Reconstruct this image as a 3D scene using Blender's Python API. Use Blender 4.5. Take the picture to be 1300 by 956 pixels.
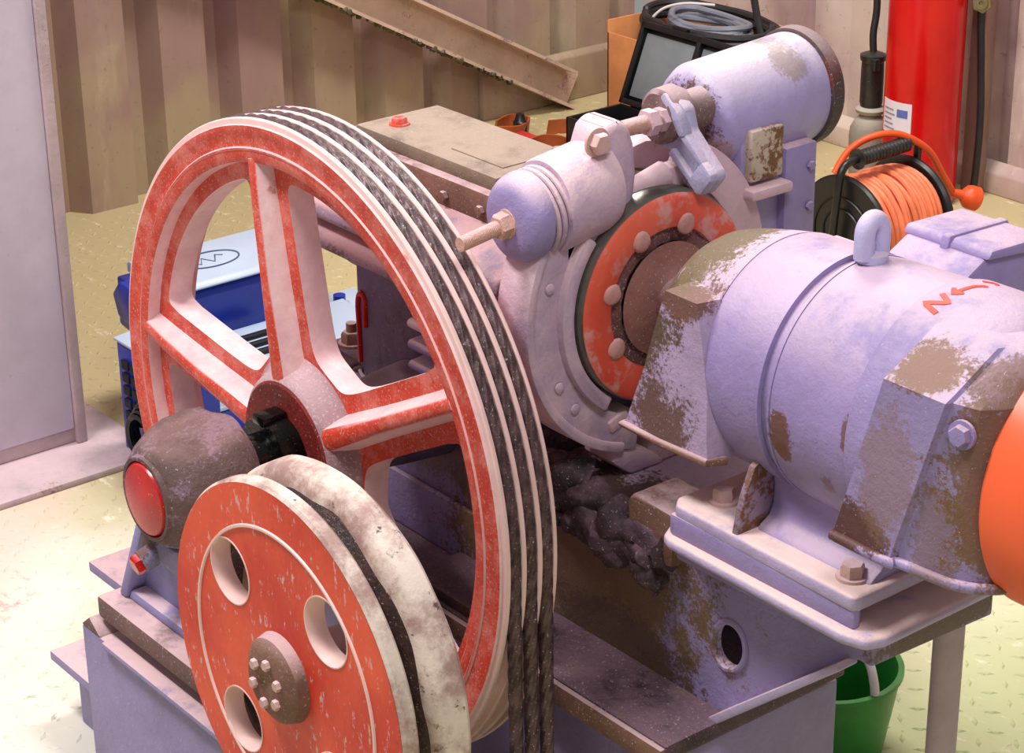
import bpy, bmesh, math, random
from math import sin, cos, pi, radians, sqrt, atan2
from mathutils import Vector, Matrix, noise
random.seed(7)
for o in list(bpy.data.objects): bpy.data.objects.remove(o)
S = bpy.context.scene
COL = S.collection

# ------------------------------------------------------------------ camera
FPX, PITCH, YAW, ROLL = 2760.0, radians(22.8), radians(38.4), radians(-0.8)
fh = Vector((-cos(YAW), sin(YAW), 0)); rt = Vector((sin(YAW), cos(YAW), 0)); up = Vector((0, 0, 1))
fw = fh*cos(PITCH) - up*sin(PITCH); uu = up*cos(PITCH) + fh*sin(PITCH)
cr = rt*cos(ROLL) + uu*sin(ROLL); cu = uu*cos(ROLL) - rt*sin(ROLL)
cam_d = bpy.data.cameras.new('camera'); cam = bpy.data.objects.new('camera', cam_d); COL.objects.link(cam)
M = Matrix((cr, cu, -fw)).transposed().to_4x4(); M.translation = Vector((1.90, -1.246, 1.65))
cam.matrix_world = M
cam_d.sensor_width = 36; cam_d.lens = 36*FPX/1300; cam_d.shift_y = -45/1300; cam_d.clip_start = .05
S.camera = cam

# ------------------------------------------------------------------ world, added lights, exposure
W = bpy.data.worlds.new('world'); S.world = W; W.use_nodes = True
W.node_tree.nodes['Background'].inputs[0].default_value = (1.0, .95, .95, 1)
W.node_tree.nodes['Background'].inputs[1].default_value = .40
def area(name, loc, target, size, size_y, power, color=(1, 1, 1)):
    d = bpy.data.lights.new(name, 'AREA'); d.shape = 'RECTANGLE'; d.size = size; d.size_y = size_y; d.energy = power; d.color = color
    o = bpy.data.objects.new(name, d); COL.objects.link(o); o.location = loc
    o.rotation_euler = (Vector(target)-Vector(loc)).to_track_quat('-Z', 'Y').to_euler()
    return o
area('unseen_fill_light', (-.6, -.9, 3.0), (-.3, .3, .4), 1.0, .4, 95, (1, .96, .95))  # unseen area light added above the machine, no fixture modelled
area('unseen_fill_light', (-1.0, 1.5, 2.9), (-1.4, 1.7, 0), 1.2, .4, 92, (1, .96, .92))  # unseen area light added to brighten the walls and back floor
area('unseen_fill_light', (1.6, -.6, 2.9), (.4, .3, .5), .7, .4, 40, (1, .97, .97))  # unseen area light added over the motor side
S.view_settings.view_transform = 'Standard'; S.view_settings.look = 'None'
S.view_settings.gamma = 1; S.view_settings.use_curve_mapping = False
S.view_settings.exposure = -0.45

# ------------------------------------------------------------------ materials
def lin(c):
    f = lambda v: v/12.92 if v <= .04045 else ((v+.055)/1.055)**2.4
    return tuple(f(x/255) for x in c)+(1,)
class N:
    def __init__(s, name):
        s.m = bpy.data.materials.new(name); s.m.use_nodes = True; s.t = s.m.node_tree; s.b = s.t.nodes['Principled BSDF']
        s.g = s.t.nodes.new('ShaderNodeNewGeometry'); s.pos = s.g.outputs['Position']; s.nor = s.g.outputs['Normal']
    def put(s, sock, v):
        if hasattr(v, 'links'): s.t.links.new(v, sock)
        else: sock.default_value = v
    def math(s, op, a, b=0.0, c=None, clamp=False):
        n = s.t.nodes.new('ShaderNodeMath'); n.operation = op; n.use_clamp = clamp
        s.put(n.inputs[0], a); s.put(n.inputs[1], b)
        if c is not None: s.put(n.inputs[2], c)
        return n.outputs[0]
    def vmath(s, op, a, b=None):
        n = s.t.nodes.new('ShaderNodeVectorMath'); n.operation = op; s.put(n.inputs[0], a)
        if b is not None: s.put(n.inputs[1], b)
        return n.outputs['Value'] if op in ('LENGTH', 'DOT_PRODUCT') else n.outputs[0]
    def noise(s, scale, detail=4, rough=.6, vec=None, sc=None):
        n = s.t.nodes.new('ShaderNodeTexNoise'); v = vec or s.pos
        if sc: v = s.vmath('MULTIPLY', v, sc)
        s.put(n.inputs['Vector'], v); n.inputs['Scale'].default_value = scale; n.inputs['Detail'].default_value = detail; n.inputs['Roughness'].default_value = rough
        return n.outputs[0]
    def ss(s, v, a, b):
        n = s.t.nodes.new('ShaderNodeMapRange'); n.interpolation_type = 'SMOOTHSTEP'; s.put(n.inputs[0], v); n.inputs[1].default_value = a; n.inputs[2].default_value = b
        return n.outputs[0]
    def mix(s, f, a, b):
        n = s.t.nodes.new('ShaderNodeMix'); n.data_type = 'RGBA'; s.put(n.inputs[0], f); s.put(n.inputs[6], a); s.put(n.inputs[7], b)
        return n.outputs[2]
    def xyz(s, v):
        n = s.t.nodes.new('ShaderNodeSeparateXYZ'); s.put(n.inputs[0], v); return n.outputs
    def done(s, col, rough=.6, metal=0.0, bump=None, bs=.3, bd=.002):
        s.put(s.b.inputs['Base Color'], col); s.put(s.b.inputs['Roughness'], rough); s.put(s.b.inputs['Metallic'], metal)
        if bump is not None:
            n = s.t.nodes.new('ShaderNodeBump'); n.inputs['Strength'].default_value = bs; n.inputs['Distance'].default_value = bd
            s.put(n.inputs['Height'], bump); s.t.links.new(n.outputs[0], s.b.inputs['Normal'])
        return s.m
PINK = lin((232, 200, 204)); RUST = lin((112, 72, 48)); GRIME = lin((66, 46, 52)); OIL = lin((120, 84, 38)); MAUVE = lin((150, 116, 122)); FUZZ = lin((214, 190, 192))
def paint(name, base, dust=PINK, dup=.8, dlo=.25, dhi=.95, rust=0.0, rs=9, rustc=RUST, speck=0.0, grime=0.0, rough=.5, var=.1, stains=(), bump=.35, bscale=60, side=0.0):
    """painted metal: base coat, chips to rust, settled dust on what faces up, lint specks, stains with a place of their own"""
    k = N(name); b = lin(base)
    dk = tuple(x*(1-var*1.6) for x in b[:3])+(1,); lt = tuple(min(1, x*(1+var)) for x in b[:3])+(1,)
    big = k.noise(8, 6, .65); fine = k.noise(70, 6, .7); mid = k.noise(18, 6, .65)
    c = k.mix(k.ss(big, .3, .7), dk, lt)
    if rust: c = k.mix(k.ss(k.math('ADD', k.noise(rs, 8, .72), k.math('MULTIPLY', k.math('SUBTRACT', k.noise(180, 4, .7), .5), .42)), 1-rust-.04, 1-rust+.05), c, rustc)
    if grime: c = k.mix(k.math('MULTIPLY', k.ss(k.noise(7, 7, .7, sc=(1, 1, .5)), .62-grime*.3, .78-grime*.3), .85), c, GRIME)
    nz = k.xyz(k.nor)[2]
    if dup:
        f = k.math('MULTIPLY', k.ss(nz, dlo, dhi), k.math('MULTIPLY', dup, k.ss(k.math('ADD', k.math('MULTIPLY', mid, .7), k.math('MULTIPLY', big, .5)), .40, .62)))
        c = k.mix(f, c, dust)
    for (p, r, sc, st) in stains:
        v = k.vmath('DIVIDE', k.vmath('SUBTRACT', k.pos, p), r if isinstance(r, tuple) else (r, r, r))
        d = k.math('ADD', k.vmath('LENGTH', v), k.math('ADD', k.math('MULTIPLY', k.math('SUBTRACT', k.noise(24, 6, .7), .5), 1.7), k.math('MULTIPLY', k.math('SUBTRACT', k.noise(190, 5, .75), .5), 1.5)))
        c = k.mix(k.math('MULTIPLY', k.math('SUBTRACT', 1, k.ss(d, .72, 1.0)), st), c, sc)
    c = k.mix(k.math('MULTIPLY', k.ss(k.noise(95, 6, .75), .63, .72), .45), c, lin((128, 98, 84)))
    if side:
        c = k.mix(k.math('MULTIPLY', k.ss(mid, .42, .68), side), c, dust)
    if speck: c = k.mix(k.math('MULTIPLY', k.ss(k.noise(300, 4, .7), .66-speck*.12, .74-speck*.11), .75), c, FUZZ)
    return k.done(c, k.math('ADD', rough, k.math('MULTIPLY', fine, .25)), 0, k.noise(bscale, 6, .7), min(1, bump*1.6), .004)
def plain(name, base, rough=.5, var=.08, metal=0, scale=20, bump=.1, speck=0):
    k = N(name); b = lin(base); c = k.mix(k.ss(k.noise(scale, 5), .3, .7), tuple(x*(1-var) for x in b[:3])+(1,), tuple(min(1, x*(1+var)) for x in b[:3])+(1,))
    if speck: c = k.mix(k.math('MULTIPLY', k.ss(k.noise(320, 4, .7), .66-speck*.12, .74-speck*.12), .75), c, FUZZ)
    return k.done(c, rough, metal, k.noise(scale*3, 4), bump, .002)
LAV = (150, 134, 182)
m_lav = paint('lavender_paint', LAV, dup=.75, rust=.2, speck=.1, rough=.4)
m_lav_clean = paint('lavender_paint_clean', LAV, dup=.8, rust=.08, rough=.35)
m_lav_dust = paint('dusty_lavender_paint', (186, 168, 204), dup=1.0, dlo=.0, dhi=.8, rust=.1, rough=.5, side=.45)
m_brake = paint('brake_pink_lavender', (186, 160, 186), dup=.95, dlo=-.2, dhi=.8, rust=.2, rs=14, rough=.45, side=.5)
m_motor = paint('motor_paint', (156, 138, 188), dup=.55, dlo=.2, dhi=1.0, rust=.1, rough=.32, bump=.25, bscale=90, stains=[((.55, .155, .735), (.016, .05, .026), RUST, .9), ((.553, .17, .715), (.012, .05, .012), RUST, .9), ((.64, .16, .77), (.008, .05, .022), RUST, .8), ((.61, .152, .70), (.012, .05, .014), RUST, .6)])
m_bell_l = paint('left_bell_paint', (178, 156, 190), dup=.5, rust=.18, rough=.45, speck=.35, stains=[((.34, .20, .79), (.07, .10, .07), lin((92, 70, 46)), .95), ((.40, .16, .835), (.055, .05, .03), RUST, .9), ((.38, .13, .69), (.055, .06, .062), lin((104, 76, 64)), .95), ((.355, .25, .86), (.065, .13, .05), lin((112, 96, 66)), .95)])
m_bell_r = paint('right_bell_paint', (154, 138, 184), dup=.5, dlo=.5, rust=.2, rs=16, rough=.4, speck=.2, stains=[((.725, .17, .862), (.040, .045, .026), lin((128, 92, 66)), .9), ((.66, .15, .68), (.06, .03, .035), lin((92, 54, 40)), .95), ((.70, .14, .75), (.04, .02, .07), lin((142, 110, 96)), .55), ((.81, .17, .77), (.06, .10, .12), OIL, .85), ((.76, .15, .70), (.03, .05, .08), OIL, .5), ((.80, .20, .86), (.05, .06, .03), lin((118, 86, 74)), .8)])
m_red = None
def sheave_mat(name, base, front=1.0, thr=.75, spk=.55):
    k = N(name); b = lin(base); ny = k.math('ABSOLUTE', k.xyz(k.nor)[1]); nz = k.xyz(k.nor)[2]
    n1 = k.noise(24, 7, .7); n2 = k.noise(6, 4)
    red = k.mix(k.ss(n2, .3, .7), tuple(x*.8 for x in b[:3])+(1,), b)
    red = k.mix(k.math('MULTIPLY', k.ss(n1, .42, .66), .55), red, lin((234, 150, 138)))
    red = k.mix(k.math('MULTIPLY', k.ss(k.noise(320, 4, .7), .56, .64), spk), red, FUZZ)
    pk = k.mix(k.ss(n1, .35, .7), lin((226, 182, 186)), lin((240, 208, 206)))
    pk = k.mix(k.ss(k.noise(30, 5), .66, .74), pk, lin((196, 130, 128)))
    f = k.math('SUBTRACT', 1, k.ss(k.math('ADD', ny, k.math('MULTIPLY', k.math('SUBTRACT', n1, .5), .35)), thr-.12, thr+.12))
    c = k.mix(f, red, pk)
    return k.done(c, .55, 0, k.noise(80, 5), .35, .002)
m_sheave = sheave_mat('sheave_red_paint', (222, 68, 38))
m_sheave_lip = plain('worn_pink_lip', (238, 200, 194), .45, .06)
m_hub = paint('mauve_dusty_hub', (158, 122, 128), dup=.5, speck=.9, rough=.8, var=.15)
m_hubface = paint('dark_red_hub_face', (120, 26, 18), dup=0, speck=.35, rough=.55, var=.3, grime=.15)
m_shaft = plain('oily_black_shaft', (24, 26, 22), .18, .4, .6, 40, .3, .1)
m_rope = plain('greasy_steel_rope', (84, 62, 64), .42, .5, .15, 60, .4, .45)
def pulley_mat():
    k = N('pulley_orange_red'); n1 = k.noise(30, 8, .75); n2 = k.noise(5, 5)
    c = k.mix(k.ss(n2, .35, .65), lin((208, 50, 22)), lin((236, 88, 50)))
    c = k.mix(k.math('MULTIPLY', k.ss(k.noise(130, 5, .7, sc=(1, 1, .4)), .58, .66), .75), c, FUZZ)
    c = k.mix(k.math('MULTIPLY', k.ss(n1, .62, .72), .5), c, lin((126, 44, 26)))
    return k.done(c, .55, 0, k.noise(90, 5), .45, .002)
m_pulley = pulley_mat()
def groove_mat():
    k = N('pulley_groove_grease'); n = k.noise(16, 8, .7)
    c = k.mix(k.ss(n, .4, .62), lin((226, 208, 194)), lin((166, 132, 124))); c = k.mix(k.ss(k.noise(40, 6, .7), .6, .68), c, lin((90, 66, 58)))
    return k.done(c, .5, 0, n, .6, .004)
m_groove = groove_mat()
m_groove_dark = plain('black_groove_grease', (52, 30, 26), .4, .5, 0, 60, .5, .35)
m_fly = plain('orange_wheel_paint', (246, 100, 56), .38, .05, 0, 8, .03)
m_rust = paint('dusty_rust', (128, 92, 78), dup=.6, speck=.5, rough=.8, var=.25, rust=.3)
m_lid = paint('grimy_gearbox_lid', (132, 114, 98), dust=lin((168, 148, 132)), dup=.8, rust=.42, rs=12, rustc=lin((122, 106, 90)), speck=.3, rough=.7, var=.15)
m_gear = paint('gearbox_paint', (150, 130, 150), dup=.9, dlo=.1, dhi=.75, dust=lin((196, 154, 156)), rust=.45, rustc=lin((110, 82, 84)), rough=.6, grime=.4, speck=.3)
m_gear_shade = paint('shade_toned_lavender_casting', (104, 96, 128), dup=.3, grime=.5, speck=.25, rough=.5)  # shade around the gearbox casing put into a darker base coat and grime
m_girder = paint('girder_paint', (150, 136, 184), dup=.55, rust=.2, rough=.42, speck=.15, bump=.5, bscale=45, stains=[((.17, .2, .44), (.27, .1, .18), lin((116, 90, 56)), .95), ((.27, .2, .36), (.14, .1, .05), lin((92, 72, 60)), .9), ((.40, .2, .54), (.32, .1, .022), lin((96, 76, 74)), .9), ((-.1, .2, .49), (.16, .1, .06), lin((122, 106, 92)), .7), ((.655, .3, .51), (.03, .12, .02), lin((106, 80, 70)), .9)])
m_sludge = paint('fuzzy_black_grease', (84, 60, 74), dup=.4, dust=lin((150, 118, 130)), speck=.45, rough=.5, var=.5, rust=.40, rustc=lin((98, 74, 40)), bump=1.0, bscale=70)
m_foot = paint('motor_foot_paint', (182, 166, 202), dup=1.0, dust=lin((236, 206, 200)), dlo=.3, dhi=.8, rust=.22, rough=.45)
m_bolt = paint('dusty_bolt', (206, 168, 160), dup=.7, rust=.25, rough=.5)
m_rod = paint('rusty_pink_rod', (214, 166, 150), dup=.6, rust=.28, rustc=lin((170, 104, 84)), rough=.5, bump=.5, bscale=140)
m_drum = None
def drum_mat():
    k = N('drum_red_paint'); n = k.noise(20, 7, .7)
    c = k.mix(k.ss(k.noise(7, 4), .35, .65), lin((216, 74, 54)), lin((234, 104, 78)))
    c = k.mix(k.math('MULTIPLY', k.ss(n, .5, .64), .8), c, lin((212, 158, 154)))
    return k.done(c, .5, 0, k.noise(110, 3), .3, .002)
m_drum = drum_mat()
m_drum_dirt = paint('drum_brown_dust', (146, 100, 92), dup=.4, speck=.45, rough=.9, var=.2)
m_drum_dirt2 = paint('drum_packed_fuzz', (116, 78, 76), dup=.4, speck=.75, rough=.9, var=.3, bump=.8)
m_dbolt = paint('dusty_coupling_bolt', (198, 144, 138), dup=.4, speck=.3, rough=.8, rust=.3, rustc=lin((150, 100, 96)))
m_gusset = paint('rusty_gusset', (150, 128, 150), dup=.5, rust=.5, rs=20, rough=.6)
m_steel = plain('bright_drum_steel', (120, 118, 110), .28, .15, .7, 30, .1)
m_magnet = paint('magnet_paint', (166, 152, 196), dup=.7, dlo=.2, dust=lin((222, 206, 212)), rust=.22, rs=8, rustc=lin((176, 152, 132)), rough=.3, bump=.2, stains=[((.152, .398, .915), (.056, .026, .054), lin((98, 66, 44)), .97), ((.17, .52, .965), (.05, .03, .03), lin((140, 120, 96)), .6), ((.20, .40, .88), (.02, .03, .03), lin((150, 112, 96)), .6)])
m_magnet_rim = paint('magnet_rim_grime', (78, 64, 62), dup=.3, rust=.4, rustc=lin((96, 40, 34)), speck=.4, rough=.6)
m_platerust = paint('stained_plate', (196, 178, 160), dup=.3, rust=.48, rs=22, rustc=lin((120, 78, 46)), rough=.5)
m_lever = paint('lever_paint', (168, 164, 196), dup=.6, rust=.22, rough=.35)
m_lever_dirt = paint('lever_dirty_boss', (118, 92, 90), dup=.5, rust=.35, speck=.5, rough=.7)
m_fork = paint('dusty_pink_fork', (214, 180, 190), dup=1.0, rough=.55)
m_bear = paint('bearing_grime', (110, 84, 80), dup=.4, dust=lin((160, 120, 116)), dlo=.5, rust=.46, rustc=lin((140, 112, 132)), speck=.28, rough=.6, var=.25, bump=.7, stains=[((-.06, -.16, .44), (.07, .08, .05), lin((150, 146, 184)), .7)])
m_cap = plain('glossy_red_cap', (190, 12, 14), .25, .25, 0, 18, .1, .25)
m_stand = paint('stand_lavender', (150, 146, 196), dup=.9, rust=.2, rough=.45, speck=.2)
m_block = paint('block_paint', (148, 138, 180), dup=1.0, dust=lin((222, 188, 190)), dlo=.3, rust=.2, speck=.35, rough=.5)
m_blockedge = paint('block_edge_grime', (120, 92, 88), dup=.9, dust=lin((222, 188, 190)), dlo=.4, dhi=.9, speck=.6, rough=.7, rust=.2)
m_eye = paint('galvanised_lavender_eye', (190, 184, 222), dup=.5, rust=.12, rough=.25)
m_redpaint = plain('red_marker_paint', (236, 70, 48), .5, .05)
m_wire = plain('white_wire', (220, 214, 206), .5)
m_black = plain('black_plastic', (24, 24, 27), .35, .2, 0, 15, .05)
m_blackrub = plain('black_rubber', (36, 34, 36), .5, .2, 0, 30, .1)
m_greyc = plain('grey_cable', (128, 130, 142), .45, .1)
m_whitep = plain('white_plastic', (222, 214, 214), .45, .05)
m_orangec = plain('orange_cable_sheath', (236, 128, 88), .45, .12, 0, 25, .1)
m_orangep = plain('orange_plug_rubber', (228, 84, 30), .45, .08)
m_cyl = plain('red_cylinder_paint', (206, 12, 18), .22, .12, 0, 6, .05)
m_label = plain('white_paper_label', (226, 218, 226), .6, .03)
m_labelblue = plain('blue_label_print', (92, 110, 180), .6, .05)
m_labelink = plain('grey_label_print', (150, 146, 160), .6, .05)
m_blue = plain('deep_blue_enamel', (20, 46, 150), .28, .18, 0, 9, .04)
m_blue_top = plain('pale_blue_grey_lid', (172, 186, 206), .4, .05, 0, 8, .06)
m_blue_dark = plain('slot_black', (14, 16, 26), .6)
m_ink = plain('embossed_line', (66, 84, 110), .5)
m_card = plain('orange_cardboard', (214, 140, 84), .8, .12, 0, 12, .1)
m_strap = plain('orange_brown_leather', (178, 92, 48), .55, .15, 0, 14, .1)
m_cream = plain('red_white_packet', (226, 190, 186), .5, .1)
m_redpk = plain('red_packet_print', (208, 50, 46), .5, .1)
m_screen = plain('frosted_grey_window', (122, 128, 132), .3, .08, 0, 20, .05)
m_grip = plain('worn_black_grip', (44, 42, 42), .35, .3, 0, 40, .1, .1)
m_toolg = paint('dusty_tool_body', (150, 142, 128), dust=lin((196, 188, 172)), dup=.7, rust=.2, rustc=lin((104, 98, 92)), rough=.6)
m_brass = plain('dull_brass', (150, 138, 96), .3, .15, .7)
m_green = plain('green_plastic', (42, 128, 50), .35, .2, 0, 15, .1)
m_leg = paint('pipe_leg_paint', (186, 166, 176), dup=.5, rust=.25, rustc=lin((126, 80, 74)), rough=.5)
m_cab = paint('cabinet_paint', (206, 194, 212), dup=0, rust=.1, rustc=lin((170, 140, 130)), rough=.5, var=.05, bump=.08, bscale=25)
m_cabedge = paint('cabinet_edge_rust', (190, 168, 172), dup=.3, rust=.35, rustc=lin((150, 112, 92)), rough=.6)
def wall_mat(name, a, b, c3):
    k = N(name); n = k.noise(2.2, 5, .6, sc=(1, 1, .35)); n2 = k.noise(9, 8, .72, sc=(1, 1, .25)); n3 = k.noise(60, 5, .6)
    c = k.mix(k.ss(n, .40, .64), lin(a), lin(b)); c = k.mix(k.math('MULTIPLY', k.ss(n2, .52, .7), .5), c, lin(c3))
    c = k.mix(k.math('MULTIPLY', k.ss(n3, .62, .7), .4), c, lin((112, 84, 70)))
    c = k.mix(k.math('MULTIPLY', k.ss(k.noise(1.6, 4), .50, .62), .5), c, lin((146, 106, 118)))
    return k.done(c, .6, 0, n3, .15, .002)
m_wall_l = wall_mat('dusty_steel_wall', (170, 150, 124), (150, 116, 112), (196, 180, 154))
m_wall_r = wall_mat('pale_steel_wall', (216, 198, 184), (190, 160, 154), (238, 226, 214))
m_beam = paint('beam_paint', (210, 184, 164), dust=lin((196, 180, 148)), dup=.8, rust=.4, rustc=lin((168, 130, 134)), rough=.6)
m_beamgrime = paint('mossy_grime', (92, 84, 50), dup=.2, speck=.3, rough=.8, var=.4, bump=.8)
def floor_mat():
    k = N('dusty_tread_floor'); p = k.xyz(k.pos)
    n = k.noise(1.7, 6, .6); n2 = k.noise(34, 6, .7, sc=(.5, 1, 1)); n3 = k.noise(9, 6)
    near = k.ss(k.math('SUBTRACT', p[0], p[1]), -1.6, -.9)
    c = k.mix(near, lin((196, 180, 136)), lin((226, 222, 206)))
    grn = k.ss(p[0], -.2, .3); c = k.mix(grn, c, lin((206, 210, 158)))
    c = k.mix(k.math('MULTIPLY', k.ss(n, .45, .65), .55), c, lin((188, 176, 128)))
    c = k.mix(k.math('MULTIPLY', k.ss(n2, .58, .68), .6), c, lin((246, 238, 214)))
    c = k.mix(k.math('MULTIPLY', k.ss(k.noise(52, 5, .7, sc=(1, .5, 1)), .62, .7), .55), c, lin((150, 132, 96)))
    d = k.vmath('LENGTH', k.vmath('DIVIDE', k.vmath('SUBTRACT', k.pos, (-.98, -.06, 0)), (.20, .12, 1)))
    pr = k.math('MULTIPLY', k.math('SUBTRACT', 1, k.ss(d, .4, 1.0)), k.ss(k.noise(26, 7, .75), .52, .6))
    c = k.mix(k.math('MULTIPLY', pr, .7), c, lin((216, 110, 116)))
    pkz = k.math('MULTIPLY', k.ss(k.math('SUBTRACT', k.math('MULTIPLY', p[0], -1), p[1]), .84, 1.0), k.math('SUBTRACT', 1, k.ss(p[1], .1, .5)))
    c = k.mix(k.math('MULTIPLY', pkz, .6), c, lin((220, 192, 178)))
    return k.done(c, .6, 0, n2, .4, .003)
m_floor = floor_mat()

# ------------------------------------------------------------------ mesh building
class B:
    def __init__(s): s.bm = bmesh.new()
    def add(s, t):
        me = bpy.data.meshes.new('t'); t.to_mesh(me); t.free(); s.bm.from_mesh(me); bpy.data.meshes.remove(me); return s
    def raw(s, V, F):
        t = bmesh.new(); vs = [t.verts.new(v) for v in V]
        for f in F:
            try: t.faces.new([vs[i] for i in f])
            except ValueError: pass
        bmesh.ops.recalc_face_normals(t, faces=t.faces); return s.add(t)
    def bev(s, t, w, seg=2):
        if w > 0: bmesh.ops.bevel(t, geom=[e for e in t.edges if len(e.link_faces) == 2 and e.calc_face_angle() > .4], offset=w, segments=seg, profile=.5, affect='EDGES')
        return s.add(t)
    def box(s, x0, x1, y0, y1, z0, z1, bev=.003, seg=2, rot=None):
        t = bmesh.new(); bmesh.ops.create_cube(t, size=1)
        for v in t.verts: v.co = Vector(((x0+x1)/2+v.co.x*(x1-x0), (y0+y1)/2+v.co.y*(y1-y0), (z0+z1)/2+v.co.z*(z1-z0)))
        if rot: bmesh.ops.rotate(t, verts=t.verts, cent=((x0+x1)/2, (y0+y1)/2, (z0+z1)/2), matrix=rot)
        return s.bev(t, bev, seg)
    def prism(s, pts, ax, a0, a1, bev=.003, seg=2):
        t = bmesh.new(); f = {'x': lambda p, a: (a, p[0], p[1]), 'y': lambda p, a: (p[0], a, p[1]), 'z': lambda p, a: (p[0], p[1], a)}[ax]
        v0 = [t.verts.new(f(p, a0)) for p in pts]; v1 = [t.verts.new(f(p, a1)) for p in pts]; n = len(pts)
        t.faces.new(v0); t.faces.new(v1[::-1])
        for i in range(n): t.faces.new((v0[i], v0[(i+1) % n], v1[(i+1) % n], v1[i]))
        bmesh.ops.recalc_face_normals(t, faces=t.faces); return s.bev(t, bev, seg)
    def lathe(s, prof, o, d, seg=48, warp=None, a0=0, a1=2*pi, closed=False):
        """prof: (t along axis, radius)"""
        o = Vector(o); d = Vector(d).normalized(); u = d.orthogonal().normalized(); w = d.cross(u)
        if abs(d.x) > .99: u, w = Vector((0, 1, 0)), Vector((0, 0, 1))
        if abs(d.y) > .99: u, w = Vector((1, 0, 0)), Vector((0, 0, 1))
        if abs(d.z) > .99: u, w = Vector((1, 0, 0)), Vector((0, 1, 0))
        full = abs(a1-a0-2*pi) < 1e-6; n = seg if full else seg+1
        V = []; F = []
        for (t, r) in prof:
            for i in range(n):
                a = a0+(a1-a0)*i/seg; p = o+d*t+(u*cos(a)+w*sin(a))*max(r, 1e-5)
                if warp: p = warp(p, a)
                V.append(p)
        m = len(prof)
        for j in range(m-1+(1 if closed else 0)):
            for i in range(seg):
                i2 = (i+1) % n; j2 = (j+1) % m; F.append((j*n+i, j*n+i2, j2*n+i2, j2*n+i))
        if not closed and full: F.append(tuple(range(n))); F.append(tuple((m-1)*n+i for i in range(n)))
        if not full and closed:
            F.append(tuple(j*n for j in range(m))); F.append(tuple(j*n+n-1 for j in range(m)))
        return s.raw(V, F)
    def cyl(s, p0, p1, r, seg=24, r2=None, ch=0.0):
        p0 = Vector(p0); p1 = Vector(p1); L = (p1-p0).length; r2 = r if r2 is None else r2
        pr = [(0, r), (L, r2)] if not ch else [(0, r-ch), (ch, r), (L-ch, r2), (L, r2-ch)]
        return s.lathe(pr, p0, p1-p0, seg)
    def tube(s, pts, r, seg=10, closed=False, lobes=0, twist=0):
        P = [Vector(p) for p in pts]; n = len(P); V = []; F = []
        T = [(P[(i+1) % n if closed else min(i+1, n-1)]-P[(i-1) % n if closed else max(i-1, 0)]).normalized() for i in range(n)]
        u = T[0].orthogonal().normalized(); L = 0
        for i in range(n):
            if i: u = (u-T[i]*u.dot(T[i])).normalized(); L += (P[i]-P[i-1]).length
            w = T[i].cross(u); rr = r[i] if isinstance(r, (list, tuple)) else r
            for k in range(seg):
                a = 2*pi*k/seg; q = rr
                if lobes: q = rr*(.74+.28*abs(cos(lobes*(a-twist*L)/2)))
                V.append(P[i]+(u*cos(a)+w*sin(a))*q)
        for i in range(n if closed else n-1):
            for k in range(seg): i2 = (i+1) % n; F.append((i*seg+k, i*seg+(k+1) % seg, i2*seg+(k+1) % seg, i2*seg+k))
        if not closed: F.append(tuple(range(seg))); F.append(tuple((n-1)*seg+k for k in range(seg)))
        return s.raw(V, F)
    def hexbolt(s, p, d, r=.012, h=.01, washer=True):
        p = Vector(p); d = Vector(d).normalized()
        if washer: s.lathe([(0, r*1.35), (.003, r*1.3)], p, d, 20)
        s.lathe([(.001, r), (h*.8, r), (h, r*.86)], p, d, 6)
        return s
    def lump(s, amp, freq, seed=0, sub=0):
        for v in s.bm.verts:
            q = v.co*freq+Vector((seed, seed*2.3, -seed)); v.co += Vector((noise.noise(q), noise.noise(q+Vector((7, 3, 1))), noise.noise(q+Vector((1, 9, 4)))))*amp
        return s
def smooth(pts, n=6):
    """Catmull-Rom through the points"""
    P = [Vector(p) for p in pts]; out = []
    for i in range(len(P)-1):
        a = P[max(i-1, 0)]; b = P[i]; c = P[i+1]; d = P[min(i+2, len(P)-1)]
        for k in range(n):
            t = k/n; out.append(.5*((2*b)+(c-a)*t+(2*a-5*b+4*c-d)*t*t+(3*b-a-3*c+d)*t**3))
    return out+[P[-1]]
ORG = {}
def tag(o, label=None, cat=None, group=None, kind=None):
    for k, v in (('label', label), ('category', cat), ('group', group), ('kind', kind)):
        if v: o[k] = v
    return o
def thing(name, loc, label, cat, group=None):
    o = bpy.data.objects.new(name, None); COL.objects.link(o); o.location = loc; o.empty_display_size = .05
    ORG[o.name] = Vector(loc); return tag(o, label, cat, group)
def obj(name, b, mat, parent=None, label=None, kind=None, loc=None, sharp=38):
    bm = b.bm; bm.normal_update()
    o0 = ORG[parent.name] if parent else Vector(loc or (0, 0, 0))
    for v in bm.verts: v.co -= o0
    for f in bm.faces: f.smooth = True
    for e in bm.edges:
        if len(e.link_faces) == 2 and e.calc_face_angle() > radians(sharp): e.smooth = False
    me = bpy.data.meshes.new(name); bm.to_mesh(me); bm.free()
    for m in (mat if isinstance(mat, (list, tuple)) else [mat]): me.materials.append(m)
    o = bpy.data.objects.new(name, me); COL.objects.link(o)
    if parent: o.parent = parent
    else: o.location = o0
    ORG[o.name] = o0
    return tag(o, label, None, None, kind)
def part(root, name, mat, label=None, kind=None, **kw):
    """decorator-free helper: returns builder and finishing call"""
    return lambda b: obj(name, b, mat, root, label, kind, **kw)
def rep(src, name, parent, delta=None):
    """another piece alike: shares mesh data with src, moved by delta"""
    o = bpy.data.objects.new(name, src.data); COL.objects.link(o); o.parent = parent
    if delta: o.location = Vector(src.location)+Vector(delta)
    ORG[o.name] = ORG[src.name]; return o

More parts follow.
